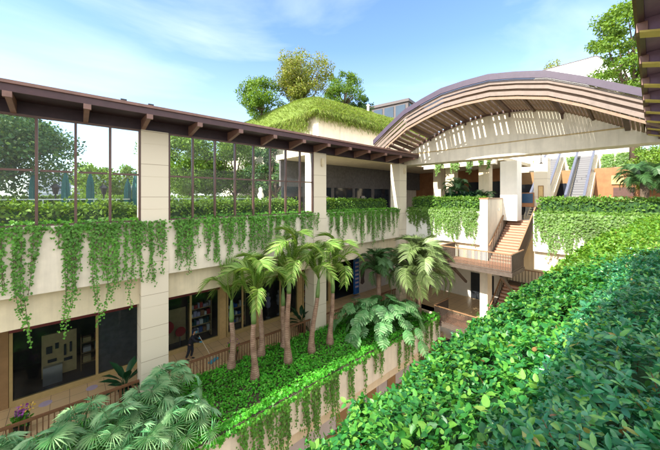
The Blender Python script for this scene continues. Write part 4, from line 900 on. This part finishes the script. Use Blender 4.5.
clump_palm(27.0,-1.2,-1.73,2.2,'smaller cycad palm behind the one at the right edge',DKP,22,.8,14,name='cycad_palm',el0=50,el1=-15,mat='bark',r0=.2)
clump_palm(24.6,11.2,-1.73,2.2,'dark potted palm in the shaded gallery behind the left far hedge',DKP,22,.65,15,name='gallery_palm',el0=65,el1=-20,r0=.08)
clump_palm(24.5,9.0,-1.73,1.3,'short dark palm left of the white stair column',DKP,18,.55,16,name='gallery_palm',el0=70,el1=-10,r0=.08)
box_hedge('dark leafy shrubs in the shaded gallery left of the white column',24.2,25.2,9.3,12,-1.73,.2,2600,.24,mat='dkleaf',seed=38,name='gallery_shrub',cat='shrub',group=None,tm=OVATE)

# fan palms at the lower left
def fan_mesh(seed,mat='fan',seg=19,Rr=.50):
    r=rng(seed); vs=[];fs=[]
    for k in range(seg):
        a=-2.45+4.9*k/(seg-1); L=Rr*(.8+.25*math.cos(a*.6))*r.uniform(.92,1.05); w=2.45/seg*.52; c=np.array([math.cos(a),math.sin(a)]); s_=np.array([-c[1],c[0]])
        m=.55*L; n0=len(vs)
        for q,z in ((c*.02,0),(c*m-s_*m*w*.9,-.03),(c*m,.025),(c*m+s_*m*w*.9,-.03),(c*L,-.20*L*r.uniform(.5,1.5))): vs.append((q[0]+.02,q[1],z))
        fs+=[(n0,n0+1,n0+2),(n0,n0+2,n0+3),(n0+1,n0+4,n0+2),(n0+2,n0+4,n0+3)]
    b=MB(); b.v=vs; b.f=fs; return b.mesh('leaf_blade',M[mat],False)
FAN=[fan_mesh(90+k) for k in range(3)]
def fan_palm(x,y,label,n,hmax,seed,sc_=1.0,z=-8.28):
    o=thing('fan_palm',label,'fan palm',(x,y,z),'fan palms in the near garden'); r=random.Random(seed)
    for k in range(n):
        az=k*137.5+r.uniform(-20,20); f=(k+.5)/n; reach=(.25+.85*f)*r.uniform(.8,1.1); h=hmax*(1-.55*f)*r.uniform(.85,1.1)
        tip=Vector((reach*math.cos(R(az)),reach*math.sin(R(az)),h)); mid=Vector((tip.x*.35,tip.y*.35,h*.72))
        b=MB(); b.tube([(0,0,0),mid,tip],[.018,.013,.009],5); s=link('stalk',b.mesh('stalk',M['palm']),o)
        s_=sc_*r.uniform(.8,1.15); tilt=R(10+55*f+r.uniform(-12,12)); link('leaf_blade',FAN[k%3],s,tuple(tip),(R(r.uniform(-15,15)),tilt,R(az)),(s_,s_,s_))
    return o
fp=[(2.9,12.7,'fan palm with pale sunlit leaves at the foot of the first column',12,1.7),(2.0,11.6,'fan palm in the middle of the lower left clump',13,1.8),(1.0,11.0,'blue-green fan palm toward the lower left corner',13,1.7),(2.9,10.7,'fan palm spilling over the garden wall beside the lawn',12,1.3),
 (.3,12.4,'fan palm against the railing in the lower left clump',11,1.5),(-.5,11.3,'fan palm at the bottom left corner of the picture',12,1.7),(1.6,10.3,'fan palm hanging over the garden wall at the bottom edge',11,1.2),(-1.6,12.2,'fan palm below the purple flowers',10,1.5)]
for k,(x,y,l,n,h) in enumerate(fp): fan_palm(x,y,l,int(n*1.7),h,300+k,1.0)

# philodendron with big split leaves
def philo_mesh(seed):
    r=rng(seed); vs=[(0,0,0)]; fs=[]; lob=7
    for sg in (-1,1):
        for k in range(lob):
            t=k/(lob-1); bx=.05+.75*t; w=.42*math.sin(math.pi*(.25+.68*t))*r.uniform(.9,1.1); n0=len(vs)
            vs+=[(bx-.05,0,0),(bx+.06,0,0),(bx+.18,sg*w,-.10*w-.03),(bx+.06,sg*w*.9,-.08*w-.02)]; fs.append((n0,n0+1,n0+2,n0+3) if sg>0 else (n0+3,n0+2,n0+1,n0))
    n0=len(vs); vs+=[(.75,-.06,0),(1.0,0,-.12),(.75,.06,0)]; fs.append((n0,n0+1,n0+2))
    b=MB(); b.v=vs; b.f=fs; return b.mesh('leaf_blade',M['philo'])
PHI=[philo_mesh(5+k) for k in range(2)]
def big_leaf_plant(name,x,y,z,label,meshes,n,hmax,reach0,seed,s0,cat='plant',group=None,stalkm='palm'):
    o=thing(name,label,cat,(x,y,z),group); r=random.Random(seed)
    for k in range(n):
        az=k*137.5+r.uniform(-20,20); f=(k+.5)/n; reach=reach0*(.15+.9*f)*r.uniform(.75,1.1); h=hmax*(1-.75*f*f)*r.uniform(.85,1.1)
        tip=Vector((reach*math.cos(R(az)),reach*math.sin(R(az)),h)); mid=Vector((tip.x*.4,tip.y*.4,h*.7))
        b=MB(); b.tube([(0,0,0),mid,tip],[.02,.015,.01],5); s=link('stalk',b.mesh('stalk',M[stalkm]),o); s_=s0*r.uniform(.75,1.2)
        link('leaf_blade',meshes[k%len(meshes)],s,tuple(tip),(R(r.uniform(-20,20)),R(15+45*f+r.uniform(-12,12)),R(az)),(s_,s_,s_))
    return o
for k,(x,y,l,n,h,rr) in enumerate(((14.4,11.2,'big philodendron with pale split leaves drooping over the garden wall',64,2.0,2.6),(13.2,12.2,'philodendron behind and left of the big one',26,1.7,1.6),(16.2,11.0,'philodendron between the big one and the date palm',26,1.5,1.5))):
    big_leaf_plant('philodendron',x,y,-8.28,l,PHI,n,h,rr,400+k,.9,group='philodendrons in the garden')
# potted plants in the corridor
BROAD=MB(); BROAD.v=[(0,0,0),(.3,.11,.03),(.65,.12,.02),(1,0,-.12),(.65,-.12,.02),(.3,-.11,.03),(.5,0,-.03)]; BROAD.f=[(0,1,6),(1,2,6),(2,3,6),(3,4,6),(4,5,6),(5,0,6)]; BROADM=[BROAD.mesh('leaf_blade',M['dkleaf'],True)]
def potted(x,y,label,kind,seed):
    o=thing('potted_plant',label,'potted plant',(x,y,-8.6),'potted plants along the corridor'); b=MB(); b.lathe([(.17,0),(.21,.3),(.24,.42),(.25,.45),(.22,.45),(.21,.38)],16,(x,y,-8.6)); b.build('pot',M['black'],o,smooth=False)
    r=random.Random(seed); q=rng(seed)
    if kind=='broad':
        for k in range(16):
            az=k*137.5; f=k/16; tip=Vector((.12*math.cos(R(az)),.12*math.sin(R(az)),.5+.5*(1-f))); b=MB(); b.tube([(0,0,.4),tip],[.015,.01],5); s=link('stem',b.mesh('stem',M['dkleaf']),o)
            link('leaf_blade',BROADM[0],s,tuple(tip),(0,-R(60-70*f),R(az)),(.85,1.1,.85))
    else:
        n=200; P=q.normal(0,.11,(n,3))+[x,y,-8.0]; leaves('foliage',LANCE,P,q.normal(0,1,(n,3))+[0,0,.5],q.normal(0,1,(n,3)),q.uniform(.12,.22,n),M['ivy'],o,(x,y,-8.6))
        n=70; P=q.normal(0,.10,(n,3))*[1,1,.9]+[x,y,-7.72]; leaves('blossom',OVATE,P,q.normal(0,1,(n,3)),q.normal(0,1,(n,3))+[0,-.6,.4],q.uniform(.07,.12,n),M['purpleflower'],o,(x,y,-8.6))
        if kind=='mixed': 
            n=25; P=q.normal(0,.09,(n,3))+[x+.15,y,-7.62]; leaves('blossom',OVATE,P,q.normal(0,1,(n,3)),q.normal(0,1,(n,3))+[0,-.6,.4],q.uniform(.06,.1,n),M['yellowflower'],o,(x,y,-8.6))
potted(-1.3,15.2,'black pot of purple and yellow flowers behind the lower left railing','mixed',1)
potted(6.45,14.8,'black pot of purple flowers behind the left palm trunks','purple',2)
potted(1.75,15.0,'dark broad-leaved plant in a black pot left of the first column','broad',3)
potted(11.0,15.0,'dark broad-leaved plant in a black pot between the right palm trunks','broad',4)
# closed navy parasol far below by the stairs
o=thing('closed_parasol','dark navy canopy of a folded parasol low down beside the far landing','parasol',(19.9,9.0,-13.2))
MB().lathe([(.06,0),(.05,3.4)],8,(19.9,9.0,-13.2)).build('pole',M['black'],o)
q=MB(); q.lathe([(1.25,2.6),(1.22,2.72),(.7,3.1),(.08,3.45)],14,(19.9,9.0,-13.2)); q.build('canopy',M['blueblack'],o)

# ------------------------------------------------------------------ trees
def tree(name,label,x,y,z0,h_tr,rx,rz,mat,n,size,seed,group,clumps=26,cat='tree',tr=.22,holes=.0,cz=None,low=-.55):
    r=rng(seed); o=thing(name,label,cat,(x,y,z0),group); cz=cz if cz is not None else z0+h_tr+rz*.75; clumps=int(clumps*1.8); n=int(n*1.35); size=size*.78
    b=MB(); top=(x+r.normal(0,.15),y+r.normal(0,.15),cz); b.tube([(x,y,z0-.05),(x+.05,y,z0+h_tr*.6),(x,y,z0+h_tr),top],[tr*1.25,tr,tr*.8,tr*.25],9)
    U=unit(r.normal(0,1,(clumps,3))); U[:,2]=np.maximum(U[:,2],low); C=np.array([x,y,cz])+U*np.array([rx,rx,rz])*r.uniform(.25,1.0,(clumps,1))**.6
    for k in range(min(clumps,14)):
        a=np.array([x,y,z0+h_tr*r.uniform(.75,1.1)]); m=(a+C[k])/2+r.normal(0,.12*rx,3)*[1,1,.4]; b.tube([tuple(a),tuple(m),tuple(C[k])],[tr*.45,tr*.28,tr*.08],6)
    b.build('trunk',M['bark'],o,smooth=True)
    per=n//clumps; P=[];Nn=[]
    for c in C:
        rad=.27*rx*r.uniform(.65,1.25); d=unit(r.normal(0,1,(per,3))); q=c+d*(rad*r.uniform(.35,1.0,(per,1))**.6)*[1,1,.75]; P.append(q); Nn.append(d+[0,0,.5])
    P=np.concatenate(P); Nn=np.concatenate(Nn)+r.normal(0,.5,(len(P),3))
    leaves('crown',DIAMOND,P,r.normal(0,1,(len(P),3))+[0,0,-.35],Nn,size*r.uniform(.6,1.35,len(P)),M[mat],o,(x,y,z0)); return o
RT='trees on the grass roof'
tree('roof_tree','large yellow-green tree with brownish twigs, tallest on the grass roof',20.0,27,9.3,2.2,3.35,2.9,'treeA',13000,.25,501,RT,52,low=-.95,cz=13.7)
tree('roof_tree','round bright green tree at the left end of the grass roof',16.4,30,8.6,1.2,2.8,2.3,'treeB',6500,.26,502,RT,30,low=-.95,cz=11.4)
tree('roof_tree','dark green tree on the grass roof right of the tallest one',27.6,28,9.6,2.6,2.9,2.5,'treeB',7000,.27,503,RT,32,low=-.95,cz=14.0)
tree('roof_tree','small green tree at the right shoulder of the grass roof trees',30.5,28,9.4,1.8,2.0,1.9,'treeC',4000,.27,504,RT,22)
TT='trees of the terrace garden'
tree('garden_tree','spreading dark tree behind the left glazing with drooping boughs',-3.6,22.5,-1.8,2.6,4.3,2.7,'treeC',24000,.22,511,TT,40,low=-.8)
tree('garden_tree','tall leafy tree behind the middle glazing, leftmost',8.6,30,-1.8,2.3,4.3,3.9,'treeB',20000,.27,512,TT,42,low=-.7)
tree('garden_tree','tall leafy tree in the middle of the middle glazing',13.6,31,-1.8,2.4,4.3,4.0,'treeB',20000,.27,513,TT,40,low=-.7)
tree('garden_tree','dark tree behind the right part of the middle glazing',15.2,25,-1.8,2.0,2.6,3.0,'treeC',9000,.28,514,TT,26,low=-.8)
tree('garden_tree','low leafy tree far behind the first column',2.8,38,-1.8,1.6,3.0,2.2,'treeB',4500,.34,515,TT,24)
ST='trees above the far right building'
tree('street_tree','tall loose tree rising above the right canopy end',33.0,1.0,2.7,5.5,2.7,4.9,'treeB',12000,.26,521,ST,38,low=-.9)
tree('street_tree','leafy tree beyond the arched roof right of the white roof',41,-1.2,2.7,7.4,3.0,3.2,'treeB',9000,.28,522,ST,30,low=-.9)
tree('street_tree','yellowish tree top showing above the white roof',48,7.5,2.7,11.0,3.0,2.4,'treeA',4500,.34,523,ST,24)
tree('street_tree','shady tree behind the cycad palms at the right edge',31.0,-.6,-1.73,2.4,2.0,1.9,'treeB',4500,.2,524,ST,26,low=-.9)

# ------------------------------------------------------------------ mounded grass roof
xs=np.linspace(BX0-.5,BX1+.5,46); ys=np.linspace(BY0-.45,BY1+.5,46)
def mound(x,y):
    u=np.clip(np.minimum((x-BX0+.5)/2.6,(BX1+.5-x)/6.0),0,1); v=np.clip(np.minimum((y-BY0+.45)/6.0,(BY1+.5-y)/6.0),0,1); s=np.sin(np.minimum(u,1)*1.571)*.5+np.sin(np.minimum(v,1)*1.571)*.5
    return 7.15+1.0*np.minimum(np.sqrt(np.clip(u*3,0,1)),1)*np.minimum(np.sqrt(np.clip(v*3,0,1)),1)+1.6*np.sin(u*1.571)*np.sin(v*1.571)**.8+.1*s
G=[(float(x),float(y),float(mound(np.array(x),np.array(y)))) for x in xs for y in ys]; k=len(ys)
b=MB(); b.add(G,[(i*k+j,(i+1)*k+j,(i+1)*k+j+1,i*k+j+1) for i in range(len(xs)-1) for j in range(k-1)]); b.build('roof_mound',M['mossy'],HALL,smooth=True)
r=rng(61); n=60000; X=BX0-.5+(BX1-BX0+1)*r.uniform(0,1,n)**1.2; Y=BY0-.45+(BY1-BY0+.9)*r.uniform(0,1,n)**1.5; Z=mound(X,Y); P=np.stack([X,Y,Z+fbm(np.stack([X,Y,Z],1),62,1.2)*.12],1)
gx=(mound(X+.2,Y)-mound(X-.2,Y))/.4; gy=(mound(X,Y+.2)-mound(X,Y-.2))/.4; T=np.stack([-gx,-gy,.5+0*X],1)+r.normal(0,.45,(n,3))
# shaggy skirt hanging over the two visible edges
m1=9000; e1=np.stack([BX0-.5+(BX1-BX0+1)*r.uniform(0,1,m1),np.full(m1,BY0-.42)+r.normal(0,.12,m1),7.3-np.abs(r.normal(0,.33,m1))],1)
m2=11000; yy=BY0-.45+21*r.uniform(0,1,m2)**1.3; dp=np.where(yy<BY0+.9,.15,.9); e2=np.stack([np.full(m2,BX0-.47)+r.normal(0,.15,m2),yy,7.35-np.abs(r.normal(0,1,m2))*dp],1)
T1=np.array([0,-.25,-1])+r.normal(0,.3,(m1,3)); T2=np.array([-.25,0,-1])+r.normal(0,.3,(m2,3))
P=np.concatenate([P,e1,e2]); T=np.concatenate([T,T1,T2]); Nn=r.normal(0,1,(len(P),3))+[-.5,-.5,.4]
g=leaves('roof_grass',BLADE,P,T,Nn,r.uniform(.17,.38,len(P))*np.where(np.arange(len(P))>=n,1.15,.75),M['grass'],HALL,tuple(HALL.location)); g['kind']='stuff'
for x,y,l in ((24.5,21.0,'white vent pipe on the grass roof, left one'),(30.5,20.2,'white vent pipe near the right end of the grass roof')):
    z=float(mound(np.array(x),np.array(y))); o=thing('vent_pipe',l,'vent pipe',(x,y,z),'vent pipes on the grass roof'); MB().lathe([(.13,-.1),(.13,.75)],12,(x,y,z)).build('pipe',M['white'],o); MB().lathe([(.2,.752),(.2,.82),(.05,.95)],12,(x,y,z)).build('cowl',M['white'],o)

# ------------------------------------------------------------------ buildings behind
# glazed office block; corner near (43,29), turned a little
o=thing('office_block','dark glazed office block with pale mullions behind the grass roof','office building',(45,36,-13.8),rz=R(10)); O=Vector(o.location)
def lb(n,m,*bx,p=None):
    q=MB().box(*bx); e=link(n,q.mesh(n,M[m]),p or o); return e
lb('body','mull',-2,14,-7,7,0,30.6); 
k=0
for k in range(6): lb('window','bglass',-2.08,-2.003,-6.5+2.25*k,-4.7+2.25*k,28.2,30.2)
for k in range(6): lb('window','gglass',-1.5+2.5*k,.7+2.5*k,-7.08,-7.003,28.0,30.3)
for k in range(6): lb('window','bglass',-2.08,-2.003,-6.5+2.25*k,-4.7+2.25*k,24.6,26.8)
for k in range(6): lb('window','gglass',-1.5+2.5*k,.7+2.5*k,-7.08,-7.003,24.6,27.0)
lb('roof_edge','mull',-2.25,14.2,-7.25,7.2,30.603,31.1); lb('awning','rail',-3.2,-2.09,-6,6,27.2,27.45)
# white hipped roof
o=thing('white_roof_building','white hipped roof building showing over the arched roof','building',(42,5.5,2.7))
MB().box(38.5,47,.8,11,2.75,10.6).build('wall_face',M['white'],o)
b=MB(); b.add([(38,.4,10.6),(38,11.5,10.6),(47.5,11.5,10.6),(47.5,.4,10.6),(39.6,3.8,14.2),(46,7.5,14.4),(39.6,8.3,14.2)],[(0,1,6,4),(0,4,5,3),(1,2,5,6),(2,3,5),(4,6,5)]); b.build('roof',M['tent'],o)
b=MB(); b.bar((38,.4,10.62),(39.6,3.8,14.24),.08,.08); b.bar((39.6,3.8,14.24),(39.6,8.3,14.24),.08,.08); b.tube([(39.6,3.8,14.2),(39.6,3.8,14.55)],.03,5); b.build('ridge_trim',M['mull'],o)
# far city towers seen through the left glazing
rc=random.Random(9)
for k in range(14):
    az=R(8-5.4*k/1.0+0); ang=math.radians(93-1.05*k); d=rc.uniform(360,600); X=d*math.cos(ang); Y=d*math.sin(ang); w_=rc.uniform(14,26); hh=13.8+d*rc.uniform(.025,.062)
    o=thing('tower_block',f'pale far-off tower block on the skyline beyond the terrace, {ORD[k]} from the left','tower block',(X,Y,-13.8),'far-off tower blocks',rz=rc.uniform(-.5,.5))
    link('body',MB().box(-w_/2,w_/2,-w_/2,w_/2,0,hh).mesh('body',M['city']),o)
    q=MB(); z=3
    while z<hh-2: q.box(-w_/2-.15,w_/2+.15,-w_/2-.15,w_/2+.15,z,z+1.4); z+=3.2
    link('window_bands',q.mesh('window_bands',M['citywin']),o)
    link('roof_house',MB().box(-w_/5,w_/5,-w_/5,w_/5,hh+.003,hh+3.5).mesh('roof_house',M['city']),o)
# ------------------------------------------------------------------ terrace garden furniture
us=[(-.15,19.5,'folded teal parasol behind the second pane of the left glazing',1.0),(.8,19.6,'folded teal parasol by itself behind the third pane of the left glazing',1.02),(2.40,19.5,'folded teal parasol of the pair beside the first column, shorter one',.93),(2.75,19.3,'folded teal parasol of the pair beside the first column, taller one',1.05),(3.35,20.2,'folded teal parasol half hidden by the first column',.95),(-1.35,20.8,'folded teal parasol in the shade of the tree at the left edge',1.0)]
for x,y,l,s in us:
    o=thing('folded_parasol',l,'parasol',(x,y,-1.8),'folded parasols on the terrace'); z=-1.8
    MB().lathe([(.3,0),(.3,.08),(.03,.1),(.025,3.1*s)],10,(x,y,z)).build('pole',M['frame'],o)
    q=MB(); n=12; prof=[(.15,1.25),(.19,1.6),(.19,2.2),(.14,2.65),(.05,2.95)]
    vsn=[]
    for rr,zz in prof:
        for j in range(n): f=1.0 if j%2 else .62; vsn.append((x+rr*f*math.cos(6.283*j/n),y+rr*f*math.sin(6.283*j/n),z+zz*s))
    q.add(vsn,[(i*n+j,i*n+(j+1)%n,(i+1)*n+(j+1)%n,(i+1)*n+j) for i in range(4) for j in range(n)]+[tuple(range(4*n,5*n))]); q.build('canopy',M['umbrella'],o,smooth=False)
    MB().lathe([(.045,2.955),(.05,3.0),(.01,3.06)],8,(x,y,z+3.1*(s-1))).build('finial',M['umbrella'],o)
for x,y,l in ((-.55,20.9,'black garden lantern under the tree behind the left glazing'),(1.45,20.9,'black garden lantern between the folded parasols')):
    o=thing('garden_lantern',l,'lamp post',(x,y,-1.8),'black garden lanterns'); MB().tube([(x,y,-1.8),(x,y,.15)],.035,8).build('post',M['black'],o); MB().lathe([(.09,1.95),(.16,2.3)],6,(x,y,-1.8)).build('lantern',M['black'],o); MB().lathe([(.24,2.303),(.22,2.33),(.05,2.5)],6,(x,y,-1.8)).build('lantern_cap',M['black'],o)
# light fence posts in the hedge behind the glass
for x0,x1,l in ((-5.8,2.1,'thin pale garden fence behind the left glazing'),(3.2,11.1,'thin pale garden fence behind the middle glazing')):
    o=thing('garden_fence',l,'fence',((x0+x1)/2,16.4,-1.8),'garden fences on the terrace'); MB().box(x0,x1,16.38,16.42,-.12,-.08).build('top_rail',M['steel'],o); x=x0+.2
    while x<x1: MB().box(x-.02,x+.02,16.385,16.415,-1.8,-.123).build('post',M['steel'],o); x+=.8
for x,y,l in ((13.3,24.5,'white garden statue stone behind the middle glazing'),):
    o=thing('garden_statue',l,'statue',(x,y,-1.8)); MB().lathe([(.45,0),(.45,.4),(.3,.45)],8,(x,y,-1.8)).build('plinth',M['white'],o); MB().lathe([(.25,.452),(.3,.9),(.2,1.5),(.3,2.0),(.16,2.3),(.2,2.55),(.05,2.75)],12,(x,y,-1.8)).build('figure',M['white'],o,smooth=True)
# unseen block added behind the camera, sized to shade the near planter
o=thing('shade_block','unseen cream block added at the near end to shade the planter','building',(-6.5,-.8,-13.2)); MB().box(-9,-4,-3.2,1.5,-13.2,8.5).build('wall_face',M['cream'],o); MB().box(-9.3,-3.7,-3.5,1.8,8.503,8.9).build('roof_edge',M['purple'],o)
for k in range(2): MB().box(-3.995,-3.95,-2.8+2*k,-1.6+2*k,3.2,6).build('window',M['darkglass'],o)
